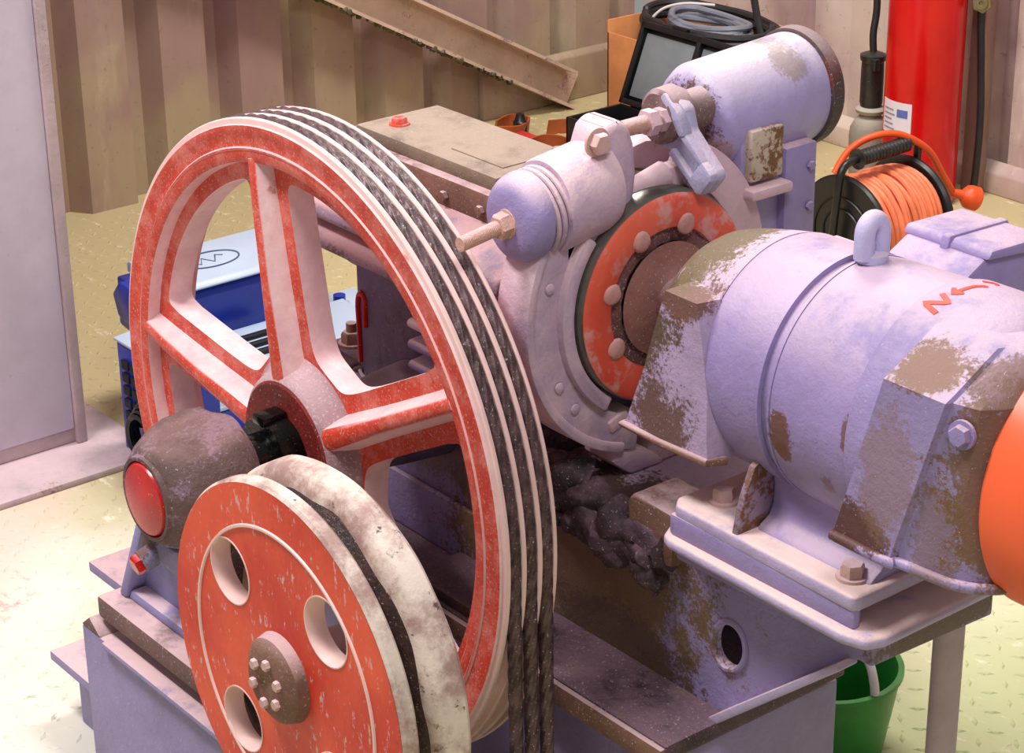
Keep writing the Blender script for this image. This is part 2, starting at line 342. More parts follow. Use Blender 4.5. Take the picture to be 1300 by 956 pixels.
# ------------------------------------------------------------------ the place: floor and steel walls
def struct(o): o['kind'] = 'structure'; return o
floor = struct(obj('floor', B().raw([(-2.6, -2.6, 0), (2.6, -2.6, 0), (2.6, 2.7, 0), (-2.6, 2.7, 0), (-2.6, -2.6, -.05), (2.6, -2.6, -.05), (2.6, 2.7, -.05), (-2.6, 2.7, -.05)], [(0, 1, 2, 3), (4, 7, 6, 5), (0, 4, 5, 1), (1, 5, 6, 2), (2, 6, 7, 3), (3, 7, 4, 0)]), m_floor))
def tread():
    V = []; F = []; st = .036; i = 0
    nx, ny = int(4.3/st), int(3.9/st)
    for a in range(nx):
        for b_ in range(ny):
            x = -2.3+a*st; y = -1.4+b_*st
            if y < .2 and -1.3 > x: continue
            th = pi/4 if (a+b_) % 2 else -pi/4
            c, s_ = cos(th), sin(th); k = len(V)
            for (u, v, z) in ((-.013, 0, 0), (0, -.0045, 0), (.013, 0, 0), (0, .0045, 0), (-.006, 0, .0022), (.006, 0, .0022)):
                V.append((x+u*c-v*s_, y+u*s_+v*c, z))
            F += [(k, k+1, k+4), (k+1, k+5, k+4), (k+1, k+2, k+5), (k+2, k+3, k+5), (k+3, k+4, k+5), (k+3, k, k+4)]
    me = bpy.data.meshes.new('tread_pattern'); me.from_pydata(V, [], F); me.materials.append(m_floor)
    o = bpy.data.objects.new('tread_pattern', me); COL.objects.link(o); o.parent = floor; o['kind'] = 'stuff'
tread()
def corrugated(name, mat, along, plane, a0, a1, z1, phase, sgn):
    """trapezoid ribs; along = 'x' or 'y'; sgn points into the room"""
    per, w1, s1, w2 = .207, .118, .022, .034; dep = .048; pr = []; a = a0-phase
    while a < a1:
        for (da, dd) in ((0, 0), (w1, 0), (w1+s1, dep), (w1+s1+w2, dep)):
            if a0 <= a+da <= a1: pr.append((a+da, dd))
        a += per
    b = B(); V = []; F = []; n = len(pr)
    for z in (0, z1):
        for (q, d) in pr: V.append((q, plane-sgn*d, z) if along == 'x' else (plane-sgn*d, q, z))
        for (q, d) in pr: V.append((q, plane-sgn*(.09), z) if along == 'x' else (plane-sgn*(.09), q, z))
    for i in range(n-1):
        F += [(i, i+1, 2*n+i+1, 2*n+i), (n+i, n+i+1, 3*n+i+1, 3*n+i), (2*n+i, 2*n+i+1, 3*n+i+1, 3*n+i)]
    b.raw(V, F); return struct(obj(name, b, mat, sharp=20))
wl = corrugated('wall_left', m_wall_l, 'y', -2.385, -.6, 2.66, 2.4, .125, 1)
wr = corrugated('wall_back', m_wall_r, 'x', 2.61, -2.42, 1.2, 2.4, .150, -1)
struct(obj('baseboard_left', B().prism([(-2.385, 0), (-2.36, 0), (-2.36, .118), (-2.372, .13), (-2.385, .13)], 'y', 2.05, 2.56, .004), m_wall_l))
struct(obj('baseboard_back', B().prism([(2.61, 0), (2.585, 0), (2.585, .05), (2.61, .075)], 'x', -2.36, 1.0, .004), m_wall_r))
struct(obj('trim_1', B().box(-1.72, -1.16, -.9, .40, 0, .012, .003), m_cabedge))

# ------------------------------------------------------------------ control cabinet at the left
t = thing('control_cabinet', (-1.5, -.1, .012), 'tall plain pale lavender steel cabinet standing at the left edge', 'cabinet')
obj('side_panel', B().box(-1.70, -1.29, -.62, .302, .04, 1.9, .004), m_cab, t)
obj('corner_strip', B().box(-1.302, -1.284, .302, .322, .012, 1.9, .003), m_cabedge, t, 'rust-edged corner strip')
obj('plinth', B().box(-1.70, -1.296, -.62, .318, .012, .045, .003), m_cabedge, t, 'dusty plinth')

# ------------------------------------------------------------------ leaning channel beam by the left wall
def beam():
    a = Vector((-2.30, 2.33, .035)); d = Vector((0, -1, .545)).normalized(); L = 1.5
    t = thing('channel_beam', (-2.30, 2.33, 0), 'long dusty steel channel beam leaning diagonally along the left corrugated wall', 'beam')
    n = Vector((0, .545, 1)).normalized(); x = Vector((1, 0, 0))
    def strip(u0, u1, x0, x1, l0=0.0, l1=L):
        V = []
        for l in (l0, l1):
            for (u, q) in ((u0, x0), (u1, x0), (u1, x1), (u0, x1)): V.append(a+d*l+n*u+x*q)
        return B().raw(V, [(0, 1, 2, 3), (4, 5, 6, 7), (0, 1, 5, 4), (1, 2, 6, 5), (2, 3, 7, 6), (3, 0, 4, 7)])
    obj('web', strip(-.045, .045, -.05, -.042), m_beam, t)
    obj('flange', strip(.039, .047, -.05, .01, .05), m_beam, t)
    obj('flange', strip(-.047, -.039, -.05, .01, -.01), m_beam, t)
    b = B()
    for i in range(150):
        l = random.uniform(.25, L); p = a+d*l+n*(-.049)+x*random.uniform(-.01, .012); r = random.uniform(.004, .009)
        b.lathe([(-r, r*.3), (0, r), (r, r*.3)], p, (random.random(), random.random(), 1), 6)
    obj('grime_fringe', b, m_beamgrime, t, 'mossy dirt hanging under the lower flange', 'stuff')
beam()

# ------------------------------------------------------------------ traction sheave
SC = Vector((-.089, 0, .534))
def pol(r, a, y): return Vector((SC.x+r*cos(a), y, SC.z+r*sin(a)))
t = thing('traction_sheave', SC, 'big red five-spoke grooved sheave wheel coated in pink dust', 'wheel')
rim_prof = [(.0, .350), (.0, .362), (-.001, .364), (.002, .366), (.0, .369), (.0, .383)]
rim_face = B().lathe([(.018, .345), (.002, .347), (0, .350), (0, .361), (-.0010, .3622), (-.0010, .3640), (.0008, .3658), (.0008, .380), (0, .3815), (.0, .3905), (.004, .392), (.071, .389), (.071, .345)], SC, (0, 1, 0), 160, closed=True)
obj('rim', rim_face, m_sheave, t)
def lip(y0, y1): return B().lathe([(y0, .386), (y0+.001, .3975), (y0+.0025, .399), (y1-.0025, .399), (y1-.001, .3975), (y1, .386)], SC, (0, 1, 0), 160, closed=True)
lips = [(.0022, .0106), (.0240, .0324), (.0458, .0542), (.0676, .0745)]
for (a, b_) in lips: obj('groove_lip', lip(a, b_), m_sheave_lip, t)
obj('groove_bed', B().lathe([(.002, .384), (.002, .390), (.072, .390), (.072, .384)], SC, (0, 1, 0), 120, closed=True), m_groove_dark, t, 'dark groove beds')
def web():
    V = []; F = []; wsp = .040; RO = .326; RI = .116; yF, yB = .018, .052
    spokes = [radians(28+72*i) for i in range(5)]
    for k, s0 in enumerate(spokes):
        phs = []; p0 = math.asin(wsp/RO)+.012; half = radians(36); n = 26
        ph = [0, p0*.5, p0-.0005]+[p0+(half-p0)*(i/n)**1.6 for i in range(n+1)]
        full = [(q, q) for q in ph]+[(2*half-q, q) for q in ph[::-1][1:]]
        rows = []
        for (q, e) in full:
            if e < p0: ri = ro = .29
            else:
                aa = wsp/sin(e); ri = (aa**7+RI**7)**(1/7); ro = RO-.030*math.exp(-(RO-ri)/.022)
                if ro < ri: ri = ro = (ri+ro)/2
            rows.append((s0+q, ri, ro))
        base = len(V)
        for (a, ri, ro) in rows:
            for r in (.085, ri, ro, .347):
                V.append(pol(r, a, yF)); V.append(pol(r, a, yB))
        m = len(rows)
        for i in range(m-1):
            p = base+i*8; q = base+(i+1)*8
            F += [(p, p+2, q+2, q), (p+4, p+6, q+6, q+4), (p+1, q+1, q+3, p+3), (p+5, q+5, q+7, p+7)]
            if rows[i][2]-rows[i][1] > 1e-6 or rows[i+1][2]-rows[i+1][1] > 1e-6: F += [(p+2, p+3, q+3, q+2), (p+4, q+4, q+5, p+5)]
    b = B(); b.raw(V, F); bmesh.ops.remove_doubles(b.bm, verts=b.bm.verts, dist=1e-6)
    bmesh.ops.recalc_face_normals(b.bm, faces=b.bm.faces); return b
obj('web', web(), m_sheave, t)
def rib(a):
    V = []; F = []; d = Vector((cos(a), 0, sin(a))); n = Vector((-sin(a), 0, cos(a)))
    for (r, hb, hf, yf) in ((.085, .022, .010, -.012), (.20, .019, .0075, -.009), (.30, .018, .007, -.005), (.352, .019, .007, -.001)):
        for (w, y) in ((-hb, .019), (-hf*1.3, yf+.003), (-hf*.6, yf), (hf*.6, yf), (hf*1.3, yf+.003), (hb, .019)): V.append(SC+d*r+n*w+Vector((0, y, 0)))
    for i in range(3):
        for k in range(5): F.append((i*6+k, i*6+k+1, i*6+7+k, i*6+6+k))
    F += [tuple(range(6)), tuple(18+k for k in range(6))]
    return B().raw(V, F)
for i in range(5): obj('spoke_rib', rib(radians(28+72*i)), m_sheave, t)
obj('hub', B().lathe([(.075, .06), (.075, .085), (.05, .10), (.019, .114), (.010, .102), (-.008, .094), (-.013, .088), (-.013, .06)], SC, (0, 1, 0), 64, closed=True), m_hub, t, 'mauve dust-caked hub')
obj('hub_face', B().lathe([(-.012, .04), (-.0155, .042), (-.0155, .085), (-.013, .088), (-.004, .088), (-.004, .04)], SC, (0, 1, 0), 64, closed=True), m_hubface, t, 'dark red hub face')
t = thing('sheave_shaft', SC+Vector((0, -.02, 0)), 'oily black shaft between the grimy bearing and the red sheave hub', 'shaft')
obj('journal', B().lathe([(-.10, .034), (-.045, .034), (-.045, .05), (-.020, .053), (-.014, .050), (.085, .034), (.20, .034)], SC, (0, 1, 0), 40), m_shaft, t)
b = B(); b.box(SC.x-.012, SC.x+.012, -.05, -.016, SC.z+.046, SC.z+.058, .002); obj('key', b, m_shaft, t)

def rope(y):
    R = .3925; pts = []
    L = .534
    for i in range(140): pts.append((SC.x+R, y, L*i/140))
    for i in range(400):
        a = radians(215)*i/399; pts.append((SC.x+R*cos(a), y, SC.z+R*sin(a)))
    return B().tube(pts, .0082, 24, lobes=6, twist=42)
for i, y in enumerate((.0173, .0391, .0609)):
    o = obj('wire_rope', rope(y), m_rope, loc=(SC.x, y, SC.z), sharp=80)
    tag(o, ['greasy black wire rope in the front groove of the big sheave', 'greasy black wire rope in the middle groove of the big sheave', 'greasy black wire rope in the rear groove of the big sheave'][i], 'rope', 'hoist ropes on the sheave')

# ------------------------------------------------------------------ bearing with red cap and its stand
t = thing('bearing_housing', (-.089, -.14, .348), 'grimy brown pillow-block bearing with a round red end cap', 'bearing')
def flat(p, a):
    z = p.z; lim = .534+.066+.10*(p.y+.13)
    if z > lim: z = lim+(z-lim)*.06
    return Vector((p.x, p.y, z))
obj('body', B().lathe([(0, .03), (0, .050), (.004, .056), (.016, .066), (.035, .078), (.060, .086), (.085, .088), (.100, .084), (.112, .070), (.112, .03)], (-.089, -.200, .534), (0, 1, 0), 56, warp=flat).lump(.002, 40, 3), m_bear, t)
obj('end_cap', B().lathe([(-.010, .0), (-.010, .010), (-.008, .030), (-.006, .042), (0, .0455), (.006, .0455)], (-.089, -.200, .534), (0, 1, 0), 48), m_cap, t, 'glossy red end cap')
obj('cap_ring', B().lathe([(-.004, .0455), (-.004, .050), (.004, .053), (.004, .0455)], (-.089, -.200, .534), (0, 1, 0), 48, closed=True), m_bear, t)
b = B(); b.cyl((-.105, -.17, .458), (-.110, -.205, .445), .014, 16); obj('drain_neck', b, m_bear, t)
b = B(); b.hexbolt((-.110, -.203, .4455), (-.05, -1, -.3), .013, .012, False); obj('drain_plug', b, m_cap, t, 'small red drain plug')
def stand():
    b = B()
    b.prism([(-.215, .348), (.037, .348), (.02, .372), (-.015, .40), (-.028, .47), (-.15, .47), (-.165, .42)], 'y', -.158, -.085, .004)
    b.prism([(-.22, .348), (-.203, .348), (-.142, .475), (-.158, .475)], 'y', -.182, -.080, .004)
    b.prism([(-.203, .348), (.035, .348), (.035, .362), (-.195, .362)], 'y', -.178, -.080, .003)
    return b
obj('stand', stand(), m_stand, t, 'lavender flared bearing stand')
b = B(); b.box(-.14, -.04, -.19, -.09, .44, .475, .008); obj('neck', b, m_bear, t)

# ------------------------------------------------------------------ support block and frame under the bearing
t = thing('bearing_block', (-.1, -.13, 0), 'dusty lavender steel block carrying the red-capped bearing', 'block')
obj('top_plate', B().box(-.235, .17, -.205, -.06, .318, .348, .005), m_blockedge, t, 'thick pink-dusted top plate')
obj('ledge', B().box(-.200, .17, -.222, -.20, .296, .304, .003), m_block, t)
obj('front_web', B().box(-.262, .17, -.215, -.075, .0, .300, .004), m_block, t)
b = B(); b.prism([(-.262, .300), (-.215, .300), (-.240, .318)], 'y', -.215, -.08, .002); obj('corner_weld', b, m_blockedge, t)
t = thing('floor_beam', (-.2, -.09, 0), 'pink-dusted I-beam whose flange ends stick out left of the bearing block', 'beam')
obj('flange', B().box(-.40, -.265, -.131, -.02, .285, .300, .003), m_block, t)
obj('flange', B().box(-.545, -.265, -.132, -.02, .085, .100, .003), m_block, t)
obj('web', B().box(-.39, -.265, -.085, -.073, .100, .285, .002), m_block, t)
obj('foot', B().box(-.50, -.30, -.115, -.035, 0, .085, .003), m_block, t)

# ------------------------------------------------------------------ front pulley
PC = Vector((.262, -.25, .484))
t = thing('front_pulley', PC, 'smaller orange-red disc pulley with round holes in front of the big sheave', 'wheel')
def disc():
    """front plate with four real holes"""
    V = []; F = []; R = .2065; hr = .037; rh = .124
    hole = [radians(47+90*i) for i in range(4)]; n = 32
    b = B()
    for y, flip in ((0, 0), (.012, 1)):
        t_ = bmesh.new()
        def ring(c, r, n): return [t_.verts.new((c[0]+r*cos(2*pi*i/n), PC.y+y, c[1]+r*sin(2*pi*i/n))) for i in range(n)]
        loops = [ring((PC.x, PC.z), R, 96)]+[ring((PC.x+rh*cos(a), PC.z+rh*sin(a)), hr, n) for a in hole]
        es = []
        for l in loops:
            for i in range(len(l)): es.append(t_.edges.new((l[i], l[(i+1) % len(l)])))
        bmesh.ops.triangle_fill(t_, use_beauty=True, use_dissolve=False, edges=es)
        bad = [f for f in t_.faces if any((f.calc_center_median()-Vector((PC.x+rh*cos(a), PC.y+y, PC.z+rh*sin(a)))).length < hr*.9 for a in hole)]
        bmesh.ops.delete(t_, geom=bad, context='FACES')
        for f in t_.faces:
            f.normal_update()
            if (f.normal.y > 0) != bool(flip): f.normal_flip()
        b.add(t_)
    for a in hole:
        c = Vector((PC.x+rh*cos(a), PC.y, PC.z+rh*sin(a)))
        b.lathe([(0, hr), (.012, hr)], c, (0, 1, 0), n)
    # drop the caps lathe adds over the hole openings
    bm = b.bm; bm.faces.ensure_lookup_table()
    bmesh.ops.delete(bm, geom=[f for f in bm.faces if len(f.verts) == n and any((f.calc_center_median()-Vector((PC.x+rh*cos(a), f.calc_center_median().y, PC.z+rh*sin(a)))).length < .004 for a in hole)], context='FACES_ONLY')
    return b
obj('disc_plate', disc(), m_pulley, t)
for a in [radians(47+90*i) for i in range(4)]:
    c = PC+Vector((.124*cos(a), 0, .124*sin(a)))
    obj('hole_rim', B().lathe([(-.001, .0362), (-.001, .0375), (.022, .0375), (.022, .0350)], c, (0, 1, 0), 36, closed=True), m_sheave_lip, t, 'pale pink hole lining')
obj('raised_ring', B().lathe([(.001, .1585), (-.002, .1598), (-.002, .1622), (.001, .1635)], PC, (0, 1, 0), 96, closed=True), m_sheave_lip, t)
obj('front_flange', B().lathe([(.012, .190), (.0025, .2035), (.0005, .2062), (.004, .2095), (.016, .210), (.020, .206), (.026, .192), (.026, .185)], PC, (0, 1, 0), 120, closed=True), m_groove, t, 'worn pale front flange')
obj('groove', B().lathe([(.022, .15), (.022, .196), (.034, .184), (.046, .196), (.046, .15)], PC, (0, 1, 0), 96, closed=True), m_groove_dark, t, 'black greasy groove')
obj('rear_flange', B().lathe([(.040, .18), (.042, .194), (.048, .207), (.056, .212), (.074, .213), (.080, .207), (.080, .18)], PC, (0, 1, 0), 120, closed=True).lump(.003, 18, 2), m_groove, t, 'wide cream rear flange')
b = B().lathe([(.0, .0), (-.016, .0), (-.020, .020), (-.020, .034), (-.012, .046), (.002, .050)], PC, (0, 1, 0), 40); hc = obj('hub_cap', b, m_rust, t, 'dusty grey-brown hub cap')
for i in range(6):
    a = radians(60*i+20); b = B(); b.hexbolt(PC+Vector((.024*cos(a), -.019, .024*sin(a))), (0, -1, 0), .006, .006, False); obj('hub_bolt', b, m_bolt, hc)
t = thing('pulley_post', (.262, -.15, 0), 'grey post and axle holding up the front pulley', 'stand')
obj('post', B().prism([(.20, 0), (.325, 0), (.30, .52), (.225, .52)], 'y', -.157, -.130, .004), m_gear_shade, t)
obj('axle', B().cyl((PC.x, -.245, PC.z), (PC.x, -.125, PC.z), .03, 24), m_rust, t)
obj('base_plate', B().box(.17, .36, -.21, -.07, 0, .016, .003), m_gear_shade, t)

# ------------------------------------------------------------------ machine bed
t = thing('machine_bed', (.1, .3, 0), 'lavender and rust-brown steel bed girder under the motor and gearbox', 'machine frame')
def bed_web():
    """front plate with an oval hole and a cut right corner"""
    tb = bmesh.new(); b = B()
    out = [(-.30, .345), (.44, .345), (.615, .495), (.645, .505), (.645, .536), (-.30, .536)]
    hole = [(.447+.0235*cos(2*pi*i/28)+.004*sin(2*pi*i/28), .433+.028*sin(2*pi*i/28)) for i in range(28)]
    for y, back in ((.2, 0), (.21, 1)):
        tb = bmesh.new(); l1 = [tb.verts.new((p[0], y, p[1])) for p in out]; l2 = [tb.verts.new((p[0], y, p[1])) for p in hole]
        es = [tb.edges.new((l[i], l[(i+1) % len(l)])) for l in (l1, l2) for i in range(len(l))]
        bmesh.ops.triangle_fill(tb, use_beauty=True, edges=es)
        hc = Vector((.447, y, .433)); bmesh.ops.delete(tb, geom=[f for f in tb.faces if (f.calc_center_median()-hc).length < .018], context='FACES')
        for f in tb.faces:
            f.normal_update()
            if (f.normal.y > 0) != bool(back): f.normal_flip()
        b.add(tb)
    for l in (out, hole):
        n = len(l); V = [(p[0], .2, p[1]) for p in l]+[(p[0], .21, p[1]) for p in l]
        b.raw(V, [(i, (i+1) % n, n+(i+1) % n, n+i) for i in range(n)])
    return b
obj('front_web', bed_web(), m_girder, t, 'front plate with an oval hole')
obj('hole_rim', B().tube([(.447+.025*cos(2*pi*i/32)+.004*sin(2*pi*i/32), .199, .433+.030*sin(2*pi*i/32)) for i in range(32)], .0035, 8, closed=True), m_girder, t)
obj('lower_edge', B().prism([(.44, .335), (.622, .490), (.618, .498), (.436, .345)], 'y', .18, .21, .002), m_foot, t, 'pink-dusted slanting lower edge')
obj('top_plate', B().box(-.31, .648, .193, .387, .522, .536, .003), m_girder, t)
obj('end_channel', B().prism([(.199, .500), (.385, .492), (.385, .536), (.199, .536)], 'x', .632, .649, .003), m_girder, t)
obj('rear_web', B().box(-.30, .44, .372, .384, .345, .522, .002), m_girder, t)
obj('bottom_flange', B().box(-.42, .45, .105, .384, .325, .345, .003), m_sludge, t, 'bottom flange caked in black fuzz')
obj('flange_edge', B().box(-.42, .45, .098, .106, .316, .343, .002), m_rust, t, 'rusty flange edge')
obj('lower_beam', B().box(-.42, .44, .14, .384, .02, .316, .004), m_lav_clean, t)
obj('stiffener', B().box(-.30, .02, .190, .2, .345, .420, .004), m_girder, t)
b = B(); b.prism([(-.02, .345), (.14, .345), (.12, .36), (-.02, .36)], 'y', .11, .19, .002); obj('dust_heap', b, m_sludge, t)
obj('pipe_leg', B().cyl((.622, .350, 0), (.622, .350, .490), .0165, 24), m_leg, t, 'round pipe leg')
obj('leg_plate', B().box(.59, .66, .32, .385, 0, .008, .002), m_leg, t)
def sludge():
    b = B()
    for (x0, x1, y, z0, z1, r0, ph) in ((.04, .36, .188, .536, .520, .020, 0), (.06, .34, .178, .524, .500, .015, 2), (.02, .22, .195, .545, .542, .022, 4), (.18, .35, .184, .500, .478, .013, 5)):
        n = 70; b.tube([(x0+(x1-x0)*i/n, y+.005*sin(i*.31+ph), z0+(z1-z0)*i/n+.006*sin(i*.17+ph)) for i in range(n+1)], [r0*(.75+.35*sin(i*.21+ph)**2+.15*sin(i*.63)) for i in range(n+1)], 22)
    b.lump(.010, 28, 1); return b.lump(.005, 95, 3)
obj('grease_build_up', sludge(), m_sludge, t, 'fuzzy black and olive grease heaped along the bed edge', 'stuff', sharp=100)
obj('packing_block', B().prism([(.298, .500), (.372, .500), (.372, .566), (.308, .570), (.298, .560)], 'y', .182, .25, .006), m_rust, t, 'dusty packing block')

# ------------------------------------------------------------------ gearbox
GY, GZ = .285, .755
t = thing('worm_gearbox', (-.09, .285, .536), 'lavender worm gearbox with a flat grimy lid behind the big sheave', 'gearbox')
gl = obj('lid', B().box(-.262, .022, .222, .352, .832, .852, .005), m_lid, t, 'flat tan-grey grimy lid')
obj('lid_patch', B().box(-.10, .0, .25, .325, .851, .8535, .001), m_lid, gl)
b = B(); b.hexbolt((-.222, .262, .851), (0, 0, 1), .010, .010); obj('lid_bolt', b, m_drum, gl, 'small red lid bolt')
b = B(); b.hexbolt((-.0, .335, .851), (0, 0, 1), .009, .009); obj('lid_bolt', b, m_lid, gl)
b = B(); b.box(-.268, .045, .210, .364, .795, .834, .006); rimo = obj('lid_rim', b, m_rust, t, 'rusty rim below the lid')
for i in range(4):
    b = B(); b.hexbolt((-.20+.07*i, .210, .812), (0, -1, 0), .007, .006, False); obj('rim_bolt', b, m_rust, rimo)
obj('shoulder', B().prism([(.215, .800), (.150, .768), (.146, .752), (.166, .738), (.19, .735), (.40, .735), (.42, .765), (.36, .800)], 'x', -.275, .115, .005), m_gear, t, 'dusty sloping shoulder')
obj('shoulder_step', B().prism([(.166, .742), (.143, .728), (.140, .716), (.160, .706), (.41, .706), (.41, .742)], 'x', -.27, .125, .004), m_gear, t)
obj('core', B().box(-.215, .100, .178, .395, .536, .740, .012, 3), m_gear_shade, t)
for i in range(4):
    z = .698-.027*i
    obj('cooling_fin', B().prism([(.19, z-.008), (.142, z-.006), (.138, z), (.142, z+.006), (.19, z+.010)], 'x', -.05, .135-.006*i, .003), m_lav_dust if i < 2 else m_lav, t)
obj('worm_barrel', B().lathe([(-.345, .0), (-.345, .045), (-.338, .050), (-.338, .082), (-.330, .090), (-.285, .098), (-.20, .098), (-.15, .08), (.10, .08), (.115, .08), (.135, .075), (.135, .0)], (0, GY, GZ-.02), (1, 0, 0), 56), m_gear_shade, t, 'round worm casing darkened by painted shade')
obj('end_cover', B().lathe([(-.362, .0), (-.362, .040), (-.356, .046), (-.345, .046), (-.345, 0)], (0, GY, GZ-.02), (1, 0, 0), 40), m_gear_shade, t)
obj('output_boss', B().lathe([(.082, .0), (.082, .05), (.10, .055), (.14, .06), (.20, .065), (.20, 0)], (SC.x, 0, SC.z), (0, 1, 0), 40), m_gear_shade, t)
b = B(); b.prism([(-.225, .536), (.10, .536), (.10, .60), (.09, .68), (-.215, .69)], 'y', .196, .215, .004); obj('front_plate', b, m_lav, t)
ff = obj('foot_flange', B().box(-.305, .13, .188, .392, .536, .552, .004), m_sludge, t, 'foot flange caked in dirt')
for (x, y) in ((-.275, .212), (-.06, .205), (-.275, .36), (.08, .36)):
    b = B(); b.hexbolt((x, y, .552), (0, 0, 1), .014, .018); b.cyl((x, y, .56), (x, y, .582), .007, 12); obj('foot_bolt', b, m_rust, ff)
b = B(); b.tube([(.098, .20, .60), (.12, .20, .64), (.115, .19, .70), (.11, .175, .74)], .004, 8); obj('oil_pipe', b, m_lav, t)
bumps = B()
for k in range(26):
    x = random.uniform(-.29, -.04); r = random.uniform(.006, .016)
    bumps.lathe([(-r*.4, r), (0, r*1.05), (r*.4, r*.7), (r*.6, r*.2)], (x, random.uniform(.18, .2), .548), (0, 0, 1), 10)
obj('dirt_clumps', bumps.lump(.004, 50, 2), m_sludge, t, 'clumps of oily fluff on the foot', 'stuff', sharp=75)
o = obj('hook', B().tube(smooth([(-.205, .178, .560), (-.205, .178, .605), (-.206, .178, .635), (-.203, .178, .650), (-.197, .178, .655), (-.191, .178, .648), (-.190, .178, .630), (-.191, .178, .612)], 6), .0042, 10), m_cap, loc=(-.2, .178, .56))
tag(o, 'thin red wire hook standing at the gearbox foot behind the sheave spokes', 'hook')
o = obj('loose_wire', B().tube(smooth([(-.19, .165, .556), (-.16, .15, .562), (-.13, .15, .556), (-.10, .14, .566), (-.07, .13, .560)], 6), .0022, 8), m_wire, loc=(-.13, .15, .556))
tag(o, 'short pale loose wire lying over the oily gearbox foot', 'wire')

# ------------------------------------------------------------------ brake: drum, shoes, spring, lever, magnet
t = thing('brake_drum', (.22, GY, GZ), 'orange-red brake drum coupling with dusty bolts beside the motor', 'drum')
obj('drum_rim', B().lathe([(.150, .07), (.150, .120), (.154, .123), (.240, .123), (.246, .119), (.246, .110), (.240, .106), (.20, .104), (.20, .07)], (0, GY, GZ), (1, 0, 0), 96, closed=True), m_steel, t, 'bright steel drum track')
obj('drum_face', B().lathe([(.20, .07), (.2465, .082), (.2485, .085), (.2485, .116), (.245, .1205), (.236, .1205), (.20, .10)], (0, GY, GZ), (1, 0, 0), 96, closed=True), m_drum, t, 'orange-red face ring')
obj('fuzz_ring', B().lathe([(.22, .060), (.2425, .064), (.2425, .0825), (.22, .0825)], (0, GY, GZ), (1, 0, 0), 72, closed=True).lump(.003, 90, 1), m_drum_dirt2, t, 'ring packed with brown fuzz', sharp=70)
obj('coupling_hub', B().lathe([(.22, .0), (.248, .066), (.2485, .063), (.252, .045), (.262, .03), (.33, .028), (.33, 0)], (0, GY, GZ), (1, 0, 0), 56), m_drum_dirt, t, 'dusty brown coupling hub')
for i in range(8):
    a = radians(28+45*i); c = Vector((.2475, GY+.086*cos(a), GZ+.086*sin(a)))
    b = B(); b.lathe([(0, .0125), (.002, .012), (.004, .010), (.005, .005), (.0052, 0)], c, (1, 0, 0), 16)
    b.lump(.0015, 80, i); obj('coupling_bolt', b, m_dbolt, t)
t = thing('brake_shoe_arm', (.2, .16, .56), 'curved pinkish-lavender brake arm hugging the left of the red drum', 'brake arm')
def sector(r0, r1, x0, x1, a0, a1, n=40, bev=.003):
    pts = [(GY+r1*cos(a0+(a1-a0)*i/n), GZ+r1*sin(a0+(a1-a0)*i/n)) for i in range(n+1)]+[(GY+r0*cos(a1+(a0-a1)*i/n), GZ+r0*sin(a1+(a0-a1)*i/n)) for i in range(n+1)]
    return B().prism(pts, 'x', x0, x1, bev)
sp = obj('shoe_plate', sector(.142, .186, .185, .228, radians(140), radians(262)), m_brake, t)
obj('shoe_lining', sector(.126, .143, .165, .238, radians(138), radians(236)), m_brake, t, 'brake lining backing')
obj('shoe_rim', sector(.176, .188, .178, .232, radians(150), radians(255)), m_brake, t)
b = B(); b.box(.19, .232, .215, .245, .607, .622, .003, rot=Matrix.Rotation(radians(20), 3, 'X')); obj('pad_end', b, m_fork, t)
for a in (164, 208, 222):
    c = Vector((.229, GY+.160*cos(radians(a)), GZ+.160*sin(radians(a)))); b = B(); b.lathe([(0, .0065), (.0015, .006), (.0028, .0025), (.003, 0)], c, (1, 0, 0), 14); obj('rivet', b, m_brake, sp)
arm = [(.105, .800), (.150, .790), (.180, .800), (.235, .850), (.256, .868), (.260, .90), (.256, .935), (.249, .955), (.238, .965), (.224, .966), (.210, .958), (.203, .938), (.195, .900), (.150, .86), (.112, .83)]
obj('upper_arm', B().prism(arm, 'x', .172, .226, .010, 3), m_brake, t)
obj('lower_lug', B().prism([(.235, .578), (.290, .555), (.31, .537), (.255, .537), (.225, .56)], 'x', .17, .225, .006), m_brake, t)
b = B(); b.hexbolt((.226, .199, .949), (1, -.1, 0), .0125, .014); obj('pivot_bolt', b, m_bolt, t)
sd = Vector((0, 1, .14)).normalized(); s0 = Vector((.200, .110, .876)); sc = s0-sd*.006
obj('spring_barrel', B().lathe([(.036, .030), (.036, .0515), (.042, .053), (.10, .053), (.112, .050), (.118, .04)], s0, sd, 48), m_brake, t, 'smooth spring barrel')
obj('barrel_fillet', B().prism([(.150, .850), (.245, .875), (.245, .820), (.185, .795), (.150, .80)], 'x', .175, .228, .008), m_brake, t)
t = thing('brake_spring', s0, 'lavender domed spring cap with a rusty threaded rod above the sheave', 'spring')
obj('spring_cap', B().lathe([(-.008, .0), (-.008, .026), (-.006, .036), (-.001, .043), (.007, .0475), (.016, .049), (.020, .0485), (.022, .046), (.022, 0)], sc, sd, 48), m_lav_clean, t)
for k in range(3):
    obj('spring_coil', B().tube([sc+sd*(.027+.0085*k)+Vector((cos(a), 0, 0))*.0445+Vector((0, -sd.z, sd.y))*sin(a)*.0445 for a in [2*pi*i/40 for i in range(40)]], .0034, 8, closed=True), m_brake, t)
rod = B()
pr = []
L = .066; n = 60
for i in range(n+1): pr.append((-.005-L*i/n, .0078+.0006*(i % 2)))
rod.lathe(pr, sc, sd, 16); obj('threaded_rod', rod, m_rod, t, 'rusty pink threaded rod')
